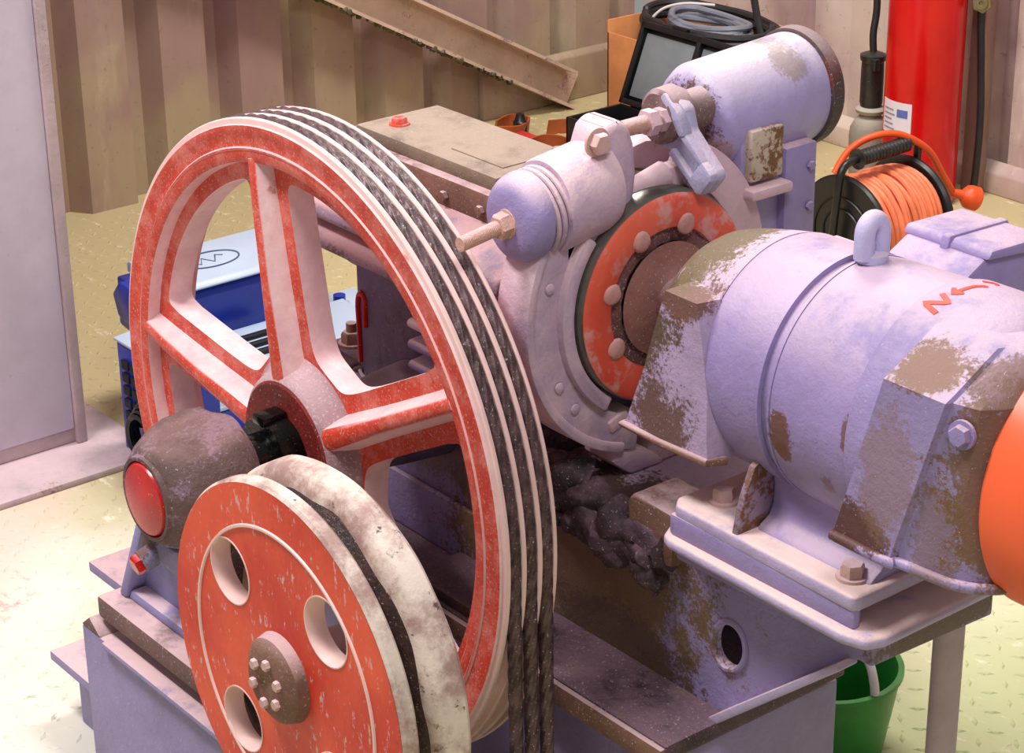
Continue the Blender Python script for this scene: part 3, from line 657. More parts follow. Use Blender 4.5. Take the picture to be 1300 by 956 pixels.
b = B(); b.lathe([(-.006, .0145), (-.018, .0145), (-.020, .0125)], sc-sd*.002, sd, 6); b.lathe([(-.005, .017), (-.009, .016)], sc, sd, 20); obj('nut', b, m_rod, t)

t = thing('brake_lever', (.2, .33, .94), 'grey slotted brake release lever hanging in front of the magnet', 'lever')
obj('tie_rod', B().lathe([(0, .0095), (.06, .0095)], (.2, .255, .945), (0, 1, 0), 20), m_rod, t, 'dusty tie rod')
for y0, rr in ((.292, .0155), (.310, .014)): obj('lock_nut', B().lathe([(y0, rr), (y0+.012, rr), (y0+.014, rr-.002)], (.2, 0, .945), (0, 1, 0), 6), m_fork, t)
obj('boss', B().lathe([(.318, .0), (.318, .026), (.322, .031), (.342, .033), (.350, .030), (.352, .022), (.385, .022)], (.190, 0, .944), (0, 1, 0), 32).lump(.003, 50, 4), m_lever_dirt, t, 'dirt-caked boss')
def lever(pts, y0, y1, bev=.003):
    c = Vector((.195, 0, .940)); e = Vector((.256, 0, .890)); d = (e-c).normalized(); n = Vector((-d.z, 0, d.x))
    return B().prism([((c+d*p+n*q).x, (c+d*p+n*q).z) for (p, q) in pts], 'y', y0, y1, bev)
LL = .0789
obj('arm', lever([(-.034, -.010), (-.02, -.030), (.01, -.034), (.030, -.020), (LL+.010, -.018), (LL+.016, -.013), (LL+.016, .013), (LL+.010, .018), (.030, .020), (.01, .033), (-.02, .030), (-.034, .010)], .328, .345, .004), m_lever, t)
for sgn in (-1, 1): obj('arm_edge', lever([(.030, .0100*sgn), (LL-.006, .0100*sgn), (LL-.006, .0175*sgn), (.030, .0195*sgn)], .320, .332, .002), m_lever, t)
obj('arm_tip', lever([(LL-.009, -.0175), (LL+.010, -.0175), (LL+.0155, -.0125), (LL+.0155, .0125), (LL+.010, .0175), (LL-.009, .0175)], .3198, .332, .002), m_lever, t)
obj('arm_ridge', lever([(-.020, .020), (.005, .018), (.030, .010), (.036, .019), (.012, .030), (-.018, .030)], .318, .332, .003), m_lever, t)
t = thing('brake_magnet', (.15, .52, .84), 'lavender brake magnet cylinder with rust-stained end and dark rear rim', 'magnet')
MD = Vector((0, 1, .05)).normalized(); MO = Vector((.152, .398, .914))
obj('can', B().lathe([(0, .0), (.0, .040), (.003, .050), (.010, .059), (.022, .0650), (.170, .0670), (.170, 0)], MO, MD, 72), m_magnet, t)
obj('rear_rim', B().lathe([(.168, .067), (.170, .071), (.184, .072), (.188, .070), (.188, .055)], MO, MD, 72), m_magnet_rim, t, 'dark rust-red rear rim')
obj('spindle_boss', B().lathe([(-.022, .0), (-.022, .018), (-.014, .030), (.004, .034)], MO, MD, 32).lump(.002, 60, 1), m_lever_dirt, t, 'rusty spindle boss')
obj('cover_plate', B().box(.208, .226, .432, .484, .850, .912, .004), m_platerust, t, 'rust-stained square cover plate')
obj('cover_frame', B().box(.175, .215, .426, .490, .842, .918, .005), m_magnet, t)
obj('cover_lip', B().box(.195, .238, .424, .490, .832, .845, .004), m_fork, t)
obj('pedestal', B().box(.07, .208, .43, .55, .755, .878, .006), m_magnet, t)
obj('pedestal_side', B().box(.09, .220, .494, .546, .752, .878, .004), m_lav_clean, t)
obj('support_column', B().prism([(.10, .536), (.21, .536), (.21, .76), (.08, .76)], 'y', .43, .53, .005), m_gear_shade, t)
obj('support_shelf', B().box(.06, .205, .425, .55, .735, .757, .005), m_rust, t)
for z in (.80, .85):
    b = B(); b.hexbolt((.220, .534, z), (1, 0, 0), .006, .005, False); obj('side_bolt', b, m_lav_clean, t)
t = thing('brake_fork', (.2, .32, .89), 'pink-dusted forked brake link between the arm and the magnet', 'fork')
obj('link_rod', B().cyl((.205, .245, .872), (.205, .315, .882), .010, 16, .016), m_fork, t)
obj('yoke', B().prism([(.306, .862), (.335, .848), (.40, .842), (.405, .868), (.345, .892), (.312, .892)], 'x', .192, .214, .004, 2), m_fork, t)
obj('yoke', B().prism([(.288, .884), (.33, .874), (.38, .876), (.38, .902), (.33, .908), (.290, .902)], 'x', .130, .160, .004, 2), m_fork, t)
b = B(); b.lathe([(0, .009), (.006, .008), (.008, .004), (.008, 0)], (.214, .345, .872), (1, 0, 0), 14); obj('pin', b, m_fork, t)
t = thing('rear_brake_arm', (.2, .44, .56), 'dusty mauve rear brake arm curving over the far side of the red drum', 'brake arm')
obj('shoe_plate', sector(.130, .176, .170, .222, radians(-60), radians(62)), m_fork, t)
obj('upper_arm', B().prism([(.36, .87), (.41, .845), (.44, .80), (.45, .735), (.43, .735), (.35, .84)], 'x', .165, .215, .006), m_fork, t)
obj('lower_lug', B().prism([(.36, .60), (.39, .617), (.345, .537), (.29, .537)], 'x', .17, .22, .004), m_fork, t)

# ------------------------------------------------------------------ motor
t = thing('electric_motor', (.55, GY, .586), 'large lavender electric motor with an eye bolt and red marks', 'motor')
C0 = (0, GY, GZ)
obj('body', B().lathe([(.415, .10), (.43, .1235), (.437, .1265), (.516, .1275), (.518, .1235), (.534, .1235), (.536, .1285), (.548, .130), (.646, .133), (.650, .129), (.650, .1)], C0, (1, 0, 0), 120), m_motor, t)
for x in (.518, .534): obj('band_edge', B().lathe([(x-.002, .124), (x-.0015, .1295), (x+.0015, .1295), (x+.002, .124)], C0, (1, 0, 0), 120, closed=True), m_motor, t)
def hood(x0, x1, r0, r1, zb, sag=0, n=40):
    """arch section: half round on top, straight sides to zb"""
    V = []; F = []; steps = 8; thick = .006
    for s_ in range(steps+1):
        f = s_/steps; x = x0+(x1-x0)*f; r = r0+(r1-r0)*(f**.6); m = 0
        ring = [(GY-r, zb)]+[(GY+r*cos(a), GZ+r*sin(a)) for a in [pi-pi*i/n for i in range(n+1)]]+[(GY+r, zb)]
        for (y, z) in ring: V.append((x, y, z))
    k = n+3
    for s_ in range(steps):
        for i in range(k-1): F.append((s_*k+i, s_*k+i+1, (s_+1)*k+i+1, (s_+1)*k+i))
    F += [tuple(range(k)), tuple(steps*k+i for i in range(k))]
    F += [tuple(s_*k for s_ in range(steps+1))+tuple(s_*k+k-1 for s_ in range(steps, -1, -1))]
    return B().raw(V, F)
obj('front_bell', hood(.335, .432, .098, .1255, .70), m_bell_l, t, 'dirt-stained front end shield', sharp=50)
def wing(sg):
    """flat ventilation hood on the side of the bell, flaring at its lower edge"""
    y = lambda v: GY+sg*v
    V = []; F = []
    top = [(.340, .085, .836), (.400, .085, .836), (.415, .085, .836)]
    prof = [(.836, .378, .428), (.800, .366, .436), (.740, .347, .446), (.690, .330, .450), (.668, .322, .452)]
    for (z, xa, xb) in prof:
        out = .126 if z > .70 else .129
        V += [(xa, y(.06), z), (xa+.002, y(out), z), (xb, y(out+.001), z), (xb+.006, y(.10), z)]
    for i in range(4):
        for k in range(3): F.append((i*4+k, i*4+k+1, i*4+5+k, i*4+4+k))
        F.append((i*4+3, i*4, i*4+4, i*4+7))
    F += [(0, 1, 2, 3), (16, 17, 18, 19)]
    return B().raw(V, F)
for sg in (-1, 1): obj('bell_hood', wing(sg), m_bell_l, t, 'brown-stained side hood')
obj('hood_lip', B().tube([(.324, GY-.10, .667), (.321, GY-.130, .667), (.38, GY-.132, .667), (.452, GY-.130, .668), (.459, GY-.11, .668)], .0045, 10).lump(.0015, 120, 1), m_rust, t, 'rusty lower lip')
# right bell: dome, flat hoods, open lower rim
obj('rear_bell', B().lathe([(.640, .12), (.641, .1345), (.650, .137), (.72, .1375), (.745, .134), (.765, .124), (.782, .107), (.795, .085), (.800, .07), (.800, 0)], C0, (1, 0, 0), 120), m_bell_r, t, 'rust-stained rear end shield')
def rhood():
    prof = [(.882, .074, 0), (.852, .130, 0), (.846, .1400, 0), (.74, .1418, 0), (.668, .143, 0)]
    V = []; F = []
    plan = lambda z, o: [(.64+(min(z, .85)-.668)*.28, -.05), (.64+(min(z, .85)-.668)*.28, o), (.712+(min(z, .85)-.668)*.29, o+.001), (.715+(min(z, .85)-.668)*.29, o-.006), (.775+(min(z, .85)-.668)*.1, o-.012), (.805, max(o-.030, .035)), (.818, max(o-.06, .01)), (.822, -.01)]
    for (z, o, _) in prof:
        for (x, w) in plan(z, o): V.append((x, GY-w, z))
    k = 8
    for i in range(4):
        for j in range(k-1): F.append((i*k+j, i*k+j+1, i*k+k+j+1, i*k+k+j))
        F.append((i*k+k-1, i*k, i*k+k, i*k+2*k-1))
    F += [tuple(range(k)), tuple(4*k+j for j in range(k))]
    return B().raw(V, F), plan
rb, plan = rhood(); obj('rear_hood', rb, m_bell_r, t, 'flat-sided rear hood with oil streaks', sharp=30)
obj('rear_hood_far', B().box(.645, .80, GY+.02, GY+.139, .668, .83, .012, 3), m_bell_r, t)
obj('hood_rim', B().tube(smooth([(x, GY-w-.001, .667) for (x, w) in plan(.668, .143)[1:]], 4), .0055, 10), m_bell_r, t, 'rolled bright lower rim')
b = B(); b.hexbolt((.780, GY-.134, .820), (.15, -1, .1), .0105, .010); obj('hood_bolt', b, m_lav_clean, t)
obj('fan_guard_flap', B().box(.806, .822, .170, .225, .795, .820, .002, rot=Matrix.Rotation(radians(-20), 3, 'Y')), m_steel, t, 'grey metal flap by the shaft')
obj('shaft', B().cyl((.79, GY, GZ), (.87, GY, GZ), .022, 24), m_shaft, t)
# feet
def leg():
    return B().prism([(.180, .600), (.188, .607), (.200, .614), (.205, .626), (.206, .645), (.204, .665), (.206, .690), (.364, .690), (.39, .600)], 'x', .497, .655, .004)
obj('foot_saddle', leg(), m_motor, t)
obj('gusset', B().prism([(.157, .600), (.22, .600), (.22, .680), (.196, .680), (.180, .672), (.166, .640)], 'x', .487, .496, .002), m_gusset, t, 'rusty foot gusset')
def footplate():
    pts = [(.392, .170), (.404, .156), (.660, .152), (.664, .160), (.664, .41), (.392, .41)]
    return B().prism(pts, 'z', .584, .602, .005, 3)
fp = obj('foot_plate', footplate(), m_foot, t, 'pink-dusted foot plate')
obj('foot_apron', B().box(.396, .662, .154, .166, .564, .590, .005), m_lav, t)
for (x, y) in ((.432, .20), (.632, .182)):
    b = B(); b.hexbolt((x, y, .602), (0, 0, 1), .0125, .016); obj('foot_bolt', b, m_bolt, fp)
# eye bolt
eye = Vector((.543, GY, .889))
ey = obj('eye_bolt', B().lathe([(-.004, .017), (.004, .017), (.006, .012)], eye, (0, 0, 1), 24), m_eye, t)
ring = []
for i in range(26):
    a = -.15*pi+1.3*pi*i/25; ring.append(eye+Vector((0, .0135*cos(a), .026+.0155*sin(a))))
ee = B(); pts = [eye+Vector((0, .0135*s_, z)) for s_, z in ((1, .0), (1, .012))]
path = [eye+Vector((0, .0112, .0)), eye+Vector((0, .0112, .014))]+[eye+Vector((0, .0112*cos(pi*i/12), .024+.014*sin(pi*i/12))) for i in range(13)]+[eye+Vector((0, -.0112, .014)), eye+Vector((0, -.0112, .0))]
ee.tube(path, .0105, 16); obj('eye_loop', ee, m_eye, ey, 'shiny lifting eye')
# red marks on the rear bell
def mark(pts, w=.0035):
    b = B(); q = []
    for (x, th) in pts: q.append(Vector((x, GY+.1372*cos(radians(th)), GZ+.1372*sin(radians(th)))))
    V = []; F = []; n = len(q)
    for i in range(n):
        tg = (q[min(i+1, n-1)]-q[max(i-1, 0)]).normalized(); nn = Vector((0, q[i].y-GY, q[i].z-GZ)).normalized(); sd_ = tg.cross(nn)
        for (a, h) in ((-w, -.001), (-w, .0008), (w, .0008), (w, -.001)): V.append(q[i]+sd_*a+nn*h)
    for i in range(n-1):
        for k in range(4): F.append((i*4+k, i*4+(k+1) % 4, i*4+4+(k+1) % 4, i*4+4+k))
    F += [(0, 1, 2, 3), tuple(4*(n-1)+k for k in range(4))]
    return b.raw(V, F)
def seg(a, b_, n=6): return [(a[0]+(b_[0]-a[0])*i/n, a[1]+(b_[1]-a[1])*i/n) for i in range(n+1)]
obj('painted_letter', mark(seg((.652, 110), (.672, 112.5))+seg((.655, 105.5), (.672, 106), 4)[1:]+seg((.662, 101.5), (.664, 101), 2)[1:]) if False else mark(seg((.673, 112.5), (.652, 109.5))+seg((.654, 109), (.673, 105.0))[1:]+seg((.672, 104.5), (.657, 101))[1:], .0028), m_redpaint, t, 'red hand-painted N')
obj('painted_arrow', mark(seg((.665, 98), (.668, 87))+[(.672, 84), (.676, 83)], .0024), m_redpaint, t, 'red hand-painted arrow')
obj('painted_arrow', mark(seg((.658, 94.5), (.665, 98.5), 3)+seg((.666, 98.5), (.672, 95.5), 3)[1:], .0024), m_redpaint, t)
obj('painted_letter', mark(seg((.660, 78), (.668, 74), 4)+seg((.669, 74), (.674, 76), 2)[1:], .0022), m_redpaint, t, 'red hand-painted L')
obj('paint_dab', mark(seg((.7335, 127), (.7335, 121), 4), .0035) if False else B().lathe([(-.012, .001), (-.008, .004), (.008, .004), (.012, .001)], (.738, GY+.1365*cos(radians(124)), GZ+.1365*sin(radians(124))), (.0, .85, .5), 10), m_redpaint, t, 'red paint dab')
# terminal box on the far side
t2 = t
obj('terminal_box', B().prism([(.372, .80), (.372, .848), (.412, .868), (.500, .866), (.520, .845), (.520, .76), (.40, .76)], 'x', .478, .585, .006), m_motor, t, 'grey-lavender terminal box')
tl = obj('terminal_lid', B().prism([(.408, .866), (.414, .876), (.500, .873), (.512, .856)], 'x', .474, .590, .004), m_motor, t)
obj('lid_rib', B().prism([(.404, .860), (.410, .879), (.502, .876), (.508, .864)], 'x', .526, .538, .003), m_motor, tl)
# slide rail under the motor
t = thing('slide_rail', (.52, .285, .536), 'rounded lavender rail plate under the motor feet', 'rail')
def rail():
    pts = [(.372, .185), (.392, .150), (.405, .145), (.655, .142), (.682, .150), (.690, .172), (.690, .40), (.372, .40)]
    return B().prism(pts, 'z', .551, .565, .006, 3)
obj('rail_plate', rail(), m_foot, t)
obj('rail_skirt', B().prism([(.385, .190), (.402, .160), (.640, .165), (.662, .185), (.662, .39), (.385, .39)], 'z', .534, .552, .004), m_lav_clean, t)

# ------------------------------------------------------------------ orange hand wheel
t = thing('hand_wheel', (.83, GY, GZ), 'bright orange motor hand wheel cut off by the right edge', 'wheel')
obj('wheel_rim', B().lathe([(.806, .10), (.802, .124), (.803, .132), (.808, .1365), (.862, .1365), (.870, .130), (.872, .11), (.862, .10)], C0, (1, 0, 0), 120, closed=True), m_fly, t)
obj('wheel_disc', B().lathe([(.826, .02), (.826, .105), (.846, .105), (.846, .02)], C0, (1, 0, 0), 80, closed=True), m_fly, t)
obj('wheel_hub', B().lathe([(.815, .02), (.815, .04), (.868, .04), (.868, .02)], C0, (1, 0, 0), 48, closed=True), m_fly, t)

# ------------------------------------------------------------------ blue machine behind the sheave
t = thing('blue_machine', (-1.2, .6, 0), 'deep blue ventilated portable machine on the floor behind the big sheave', 'machine')
obj('lower_body', B().prism([(-1.235, .02), (-1.02, .02), (-1.02, .085), (-1.055, .118), (-1.20, .140), (-1.235, .140)], 'y', .37, .90, .006), m_blue, t)
sh = obj('shelf', B().prism([(-1.045, .112), (-1.050, .118), (-1.265, .150), (-1.265, .142)], 'y', .425, .86, .002), m_blue_top, t, 'pale slotted shelf')
for i in range(3):
    x = -1.222+.027*i
    obj('vent_slot', B().box(x-.008, x+.006, .575, .685, .135+(2-i)*.0040, .1395+(2-i)*.0040+.004, .002), m_blue_dark, sh)
obj('upper_box', B().prism([(-1.425, .15), (-1.265, .13), (-1.262, .232), (-1.275, .246), (-1.42, .246)], 'y', .475, .80, .005), m_blue, t)
bl = obj('lid', B().prism([(-1.425, .246), (-1.258, .246), (-1.256, .250), (-1.268, .258), (-1.418, .268), (-1.425, .262)], 'y', .50, .805, .003), m_blue_top, t, 'pale blue-grey lid')
obj('end_cap', B().prism([(-1.37, .19), (-1.30, .18), (-1.275, .20), (-1.275, .235), (-1.30, .258), (-1.36, .258), (-1.385, .23)], 'y', .445, .476, .005), m_blue, t)
lg = thing
e = []
for i in range(40): a = 2*pi*i/40; e.append((-1.34+.032*sin(a), .625+.058*cos(a), .2635+.0022*(-sin(a))))
obj('emblem_oval', B().tube(e, .0016, 6, closed=True), m_ink, bl, 'embossed oval emblem')
z_ = lambda x: .2615+(-1.34-x)*.067
obj('emblem_letter', B().tube([(x, y, z_(x)+.001) for (y, x) in ((.585, -1.350), (.600, -1.328), (.613, -1.352), (.628, -1.328), (.643, -1.354), (.655, -1.346))], .0018, 6), m_ink, bl, 'embossed W emblem')
eb = obj('end_box', B().prism([(.362, .0), (.362, .212), (.366, .216), (.43, .226), (.43, .0)], 'x', -1.225, -1.00, .005), m_blue, t, 'deep blue end box')
obj('end_box_top', B().box(-1.228, -1.0, .359, .430, .216, .222, .002, rot=Matrix.Rotation(radians(6), 3, 'X')), m_blue_top, t)
for r_ in range(5):
    for c_ in range(4):
        x = -1.205+.030*c_; z = .185-.024*r_
        obj('grille_pane', B().box(x, x+.022, .357, .363, z-.017, z, .002), m_blue_dark, eb)
for k in range(5):
    obj('duct_ring', B().lathe([(-.004-.007*k, .062-.0055*k), (-.010-.007*k, .0655-.0055*k), (-.014-.007*k, .0615-.0055*k), (-.010-.007*k, .056-.0055*k)], (-1.098, .362, .082), (0, 1, 0), 40, closed=True), m_black, t)
obj('duct_mouth', B().lathe([(-.002, .0), (-.002, .05)], (-1.098, .362, .082), (0, 1, 0), 32), m_blue_dark, t)
obj('right_bracket', B().prism([(.845, .0), (.905, .0), (.905, .055), (.93, .075), (.93, .112), (.85, .118)], 'x', -1.34, -1.22, .004), m_blue, t)
obj('bracket_top', B().box(-1.36, -1.20, .84, .945, .116, .122, .002), m_blue_top, t)
obj('knob', B().cyl((-1.30, .875, .12), (-1.30, .875, .142), .012, 16), m_blue, t)
for i in range(4):
    obj('foot', B().cyl((-1.21+.16*(i % 2), .46+.38*(i//2), 0), (-1.21+.16*(i % 2), .46+.38*(i//2), .022), .018, 14), m_blackrub, t)

# ------------------------------------------------------------------ cardboard box with cables
t = thing('cardboard_box', (-1.9, 2.38, 0), 'open orange-brown cardboard box full of coiled cables in the corner', 'box')
X0, X1, Y0, Y1, ZT = -2.115, -1.66, 2.255, 2.53, .270
obj('side', B().box(X0, X1, Y0, Y0+.006, .0, ZT-.02, .001), m_card, t)
obj('side', B().box(X0, X1, Y1-.006, Y1, .0, ZT+.015, .001), m_card, t)
obj('side', B().prism([(Y0, 0), (Y1, 0), (Y1, ZT+.01), (Y0, ZT+.012)], 'x', X0, X0+.006, .001), m_card, t)
obj('side', B().prism([(Y0, 0), (Y1, 0), (Y1, ZT+.012), (Y0, ZT-.005)], 'x', X1-.006, X1, .001), m_card, t)
obj('bottom', B().box(X0, X1, Y0, Y1, 0.0, .006, .001), m_card, t)
def coil(name, cx, cy, z, rx, ry, r, turns, mat, label, seed, group=None, tilt=0.0):
    random.seed(seed); pts = []
    n = 40*turns
    for i in range(n):
        a = 2*pi*i/40; j = i/40; k = 1-.05*((j*1.7) % 1)*1.5
        pts.append((cx+rx*k*cos(a)+.006*sin(a*.37+j), cy+ry*k*sin(a)+.005*cos(a*.53), z+r*1.3*((j*.9) % 2.3)+.004*sin(a*2+j)+tilt*sin(a)))
    o = obj(name, B().tube(pts, r, 8), mat, loc=(cx, cy, z)); return tag(o, label, 'cable', group)
coil('black_cable', -1.89, 2.39, .272, .205, .122, .0100, 6, m_blackrub, 'thick black cable coiled around the top of the cardboard box', 1)
coil('grey_cable', -1.89, 2.39, .280, .125, .062, .0085, 4, m_greyc, 'grey cable coiled inside the black cable in the cardboard box', 2)
o = obj('cable_filling', B().lathe([(0, .10), (.24, .115), (.27, .05), (.275, 0)], (-1.88, 2.39, .007), (0, 0, 1), 24, warp=lambda p, a: Vector((-1.88+(p.x+1.88)*1.6, p.y, p.z))).lump(.01, 12, 1), m_blackrub, loc=(-1.88, 2.39, .007)); tag(o, 'dark heap of cable filling the bottom of the cardboard box', 'cable')
o = obj('white_cable', B().tube(smooth([(-1.995, 2.275, .262), (-1.99, 2.29, .30), (-1.965, 2.31, .330), (-1.92, 2.34, .345), (-1.86, 2.38, .345)], 6), .0035, 8), m_whitep, loc=(-1.99, 2.28, .26)); tag(o, 'thin white cable looping over the left end of the cardboard box', 'cable')
o = obj('cable_end', B().tube(smooth([(-1.735, 2.42, .28), (-1.76, 2.425, .33), (-1.785, 2.43, .40), (-1.79, 2.43, .44)], 6), .009, 8), m_blackrub, loc=(-1.735, 2.42, .28)); tag(o, 'black cable end standing up out of the cardboard box', 'cable')

# ------------------------------------------------------------------ black tool case
t = thing('tool_case', (-1.8, 2.06, 0), 'open black tool case with a grey window lid before the cardboard box', 'case')
obj('tray', B().box(-1.945, -1.55, 1.985, 2.150, .012, .03, .003), m_black, t)
for (a, b_, c_, d_) in ((-1.95, -1.545, 1.98, 1.988), (-1.95, -1.545, 2.147, 2.155), (-1.95, -1.942, 1.98, 2.155), (-1.553, -1.545, 1.98, 2.155), (-1.80, -1.794, 1.985, 2.15), (-1.68, -1.674, 1.985, 2.15)):
    obj('tray_wall', B().box(a, b_, c_, d_, .012, .122 if c_ != 1.985 else .10, .002), m_black, t)
obj('tray_foot', B().box(-1.93, -1.56, 1.99, 2.145, 0, .014, .003), m_black, t)
RX = Matrix.Rotation(radians(-22), 4, 'X')
def lidbox(x0, x1, z0, z1, y0, y1, bev=.003):
    b = B().box(x0, x1, y0, y1, z0, z1, bev)
    for v in b.bm.verts: v.co = RX @ v.co+Vector((0, 2.158, .122))
    return b
cl = obj('lid', lidbox(-1.95, -1.545, .0, .205, .006, .018), m_black, t)
obj('lid_window', lidbox(-1.932, -1.755, .022, .180, -.001, .007, .002), m_screen, cl, 'frosted grey lid window')
obj('lid_window', lidbox(-1.735, -1.565, .022, .180, -.001, .007, .002), m_screen, cl)
for (a, b_, c_, d_) in ((-1.95, -1.545, 0, .014), (-1.95, -1.545, .190, .206), (-1.95, -1.938, 0, .205), (-1.752, -1.738, 0, .205), (-1.557, -1.545, 0, .205)):
    obj('lid_frame', lidbox(a, b_, c_, d_, -.012, .007, .002), m_black, cl)
for i in range(3): obj('hinge', B().cyl((-1.91+.13*i, 2.156, .124), (-1.88+.13*i, 2.156, .124), .005, 10), m_black, t)
obj('latch', lidbox(-1.85, -1.80, .206, .214, -.008, .006, .001), m_black, cl)

# ------------------------------------------------------------------ straps and packet behind the gearbox
def strap(pts, h, name, label, lean=.01):
    P = smooth(pts, 6); V = []; F = []; n = len(P)
    for i, p in enumerate(P):
        tg = (P[min(i+1, n-1)]-P[max(i-1, 0)]); nn = Vector((-tg.y, tg.x, 0)).normalized()*.003
        for (s_, z) in ((-1, 0), (-1, h), (1, h), (1, 0)): V.append(p+nn*s_+Vector((lean*z/h, 0, z)))
    for i in range(n-1):
        for k in range(4): F.append((4*i+k, 4*i+(k+1) % 4, 4*i+4+(k+1) % 4, 4*i+4+k))
    F += [(0, 1, 2, 3), tuple(4*(n-1)+k for k in range(4))]
    o = obj(name, B().raw(V, F), m_strap, loc=P[0]); return tag(o, label, 'strap', 'leather straps on the floor')
strap([(-2.19, 1.95, 0), (-2.16, 2.0, 0), (-2.20, 2.06, 0), (-2.25, 2.04, 0), (-2.23, 1.98, 0)], .05, 'leather_strap', 'small curled brown leather strap at the foot of the left wall')
strap([(-2.05, 2.06, 0), (-2.07, 2.13, 0), (-2.14, 2.15, 0), (-2.17, 2.10, 0)], .04, 'leather_strap', 'brown leather strap curled beside the dark bottle cap')
strap([(-1.98, 1.86, 0), (-2.05, 1.93, 0), (-2.06, 2.0, 0), (-2.0, 2.02, 0), (-1.93, 1.97, 0), (-1.90, 1.90, 0)], .05, 'leather_strap', 'large looped orange-brown leather strap next to the black tool case')
t = thing('red_white_packet', (-2.07, 1.93, 0), 'red and white packet lying between the leather straps', 'packet')
obj('packet_body', B().box(-2.14, -2.08, 1.87, 2.0, 0, .04, .004), m_redpk, t)
obj('packet_band', B().box(-2.142, -2.078, 1.90, 1.95, .002, .0415, .003), m_cream, t)
t = thing('small_carton', (-1.99, 1.94, 0), 'small white and red carton inside the large leather strap loop', 'packet')
obj('carton_body', B().box(-2.03, -1.95, 1.91, 1.98, 0, .032, .003, rot=Matrix.Rotation(.4, 3, 'Z')), m_cream, t)
obj('carton_band', B().box(-2.01, -1.955, 1.908, 1.982, .004, .0335, .002, rot=Matrix.Rotation(.4, 3, 'Z')), m_redpk, t)
o = obj('bottle_cap', B().lathe([(0, .018), (.05, .018), (.054, .014), (.07, .010), (.072, 0)], (-2.175, 2.02, 0), (0, 0, 1), 20), m_black, loc=(-2.17, 2.02, 0)); tag(o, 'small black capped bottle among the brown straps', 'bottle')

# ------------------------------------------------------------------ red cylinder, hose, post, tool
t = thing('red_gas_cylinder', (-1.22, 2.42, 0), 'tall glossy red gas cylinder with a white label against the back wall', 'gas cylinder')
CX, CY, CR = -1.232, 2.43, .0865
obj('vessel', B().lathe([(.0, .0), (.0, .075), (.006, .0845), (.02, CR), (.90, CR), (.95, .08), (.98, .06), (1.0, .03), (1.0, 0)], (CX, CY, 0), (0, 0, 1), 72), m_cyl, t)
def lab(a0, a1, z0, z1, mat, name, dr, parent, label=None):
    n = 10; V = []; F = []
    for z in (z0, z1):
        for i in range(n+1):
            a = a0+(a1-a0)*i/n
            for r in (CR-.001, CR+dr): V.append((CX+r*cos(a), CY+r*sin(a), z))
    m = 2*(n+1)
    for i in range(n):
        p = 2*i; F += [(p+1, p+3, m+p+3, m+p+1), (p, p+2, p+3, p+1), (m+p, m+p+1, m+p+3, m+p+2)]
    F += [(0, 1, m+1, m), (2*n, 2*n+1, m+2*n+1, m+2*n)]
    return obj(name, B().raw(V, F), mat, parent, label)
A0 = radians(-122); lb = lab(A0, A0+radians(58), .172, .248, m_label, 'label', .0008, t, 'white paper label')
lab(A0+radians(34), A0+radians(52), .214, .232, m_labelblue, 'label_print', .0014, lb)
for k in range(5): lab(A0+radians(5), A0+radians(30-3*(k % 3)), .182+.011*k, .186+.011*k, m_labelink, 'label_print', .0014, lb)
obj('valve', B().cyl((CX, CY, 1.0), (CX, CY, 1.06), .02, 16), m_brass, t)
t = thing('wall_post', (-1.185, 2.57, 0), 'narrow dark steel post behind the black hose on the back wall', 'post')
obj('channel', B().box(-1.205, -1.165, 2.55, 2.59, 0, 2.2, .003), m_wall_l, t)
o = obj('black_hose', B().tube(smooth([(-1.165, 2.535, .75), (-1.17, 2.535, .60), (-1.17, 2.535, .45), (-1.155, 2.53, .33), (-1.145, 2.53, .20), (-1.15, 2.535, .08), (-1.155, 2.535, .009)], 8), .0085, 10), m_blackrub, loc=(-1.155, 2.535, 0)); tag(o, 'black rubber hose hanging beside the red gas cylinder', 'hose')
t = thing('pipe_fitting', (-1.125, 2.49, .47), 'round brass hose fitting hanging at the top right of the cylinder', 'fitting')
fd = Vector((.45, -1, .15))
obj('nut', B().lathe([(0, .010), (0, .020), (.004, .022), (.02, .022), (.02, .008)], (-1.125, 2.49, .470), fd, 6), m_brass, t)
obj('nozzle', B().lathe([(.018, .014), (.024, .014), (.024, .006), (.012, .006)], (-1.125, 2.49, .470), fd, 20, closed=True), m_brass, t)
obj('stem', B().tube(smooth([(-1.125, 2.495, .472), (-1.127, 2.505, .51), (-1.129, 2.51, .62), (-1.129, 2.51, .75)], 5), .009, 10), m_blackrub, t)
t = thing('power_tool', (-1.43, 2.48, 0), 'upright dusty grey power tool with a long black grip and cord', 'tool')
TX, TY = -1.43, 2.48
obj('motor_body', B().lathe([(0, .0), (0, .040), (.004, .045), (.095, .048), (.115, .046), (.135, .036), (.142, .028), (.142, 0)], (TX, TY, 0), (0, 0, 1), 40), m_toolg, t)
obj('collar', B().lathe([(.138, .024), (.150, .024), (.153, .034), (.161, .036), (.166, .030), (.168, .022)], (TX, TY, 0), (0, 0, 1), 32), m_toolg, t)
obj('grip', B().lathe([(.166, .024), (.178, .027), (.255, .027), (.275, .026), (.280, .030), (.292, .031), (.296, .022), (.30, .010), (.30, 0)], (TX, TY, 0), (0, 0, 1), 32), m_grip, t, 'worn black grip')
obj('trigger', B().box(TX+.016, TX+.034, TY-.030, TY-.012, .262, .290, .003), m_grip, t)
obj('cord', B().tube(smooth([(TX, TY, .295), (TX-.004, TY, .34), (TX-.006, TY+.01, .40), (TX-.01, TY+.01, .50), (TX-.01, TY+.02, .65)], 6), .0085, 10), m_blackrub, t, 'black cord')

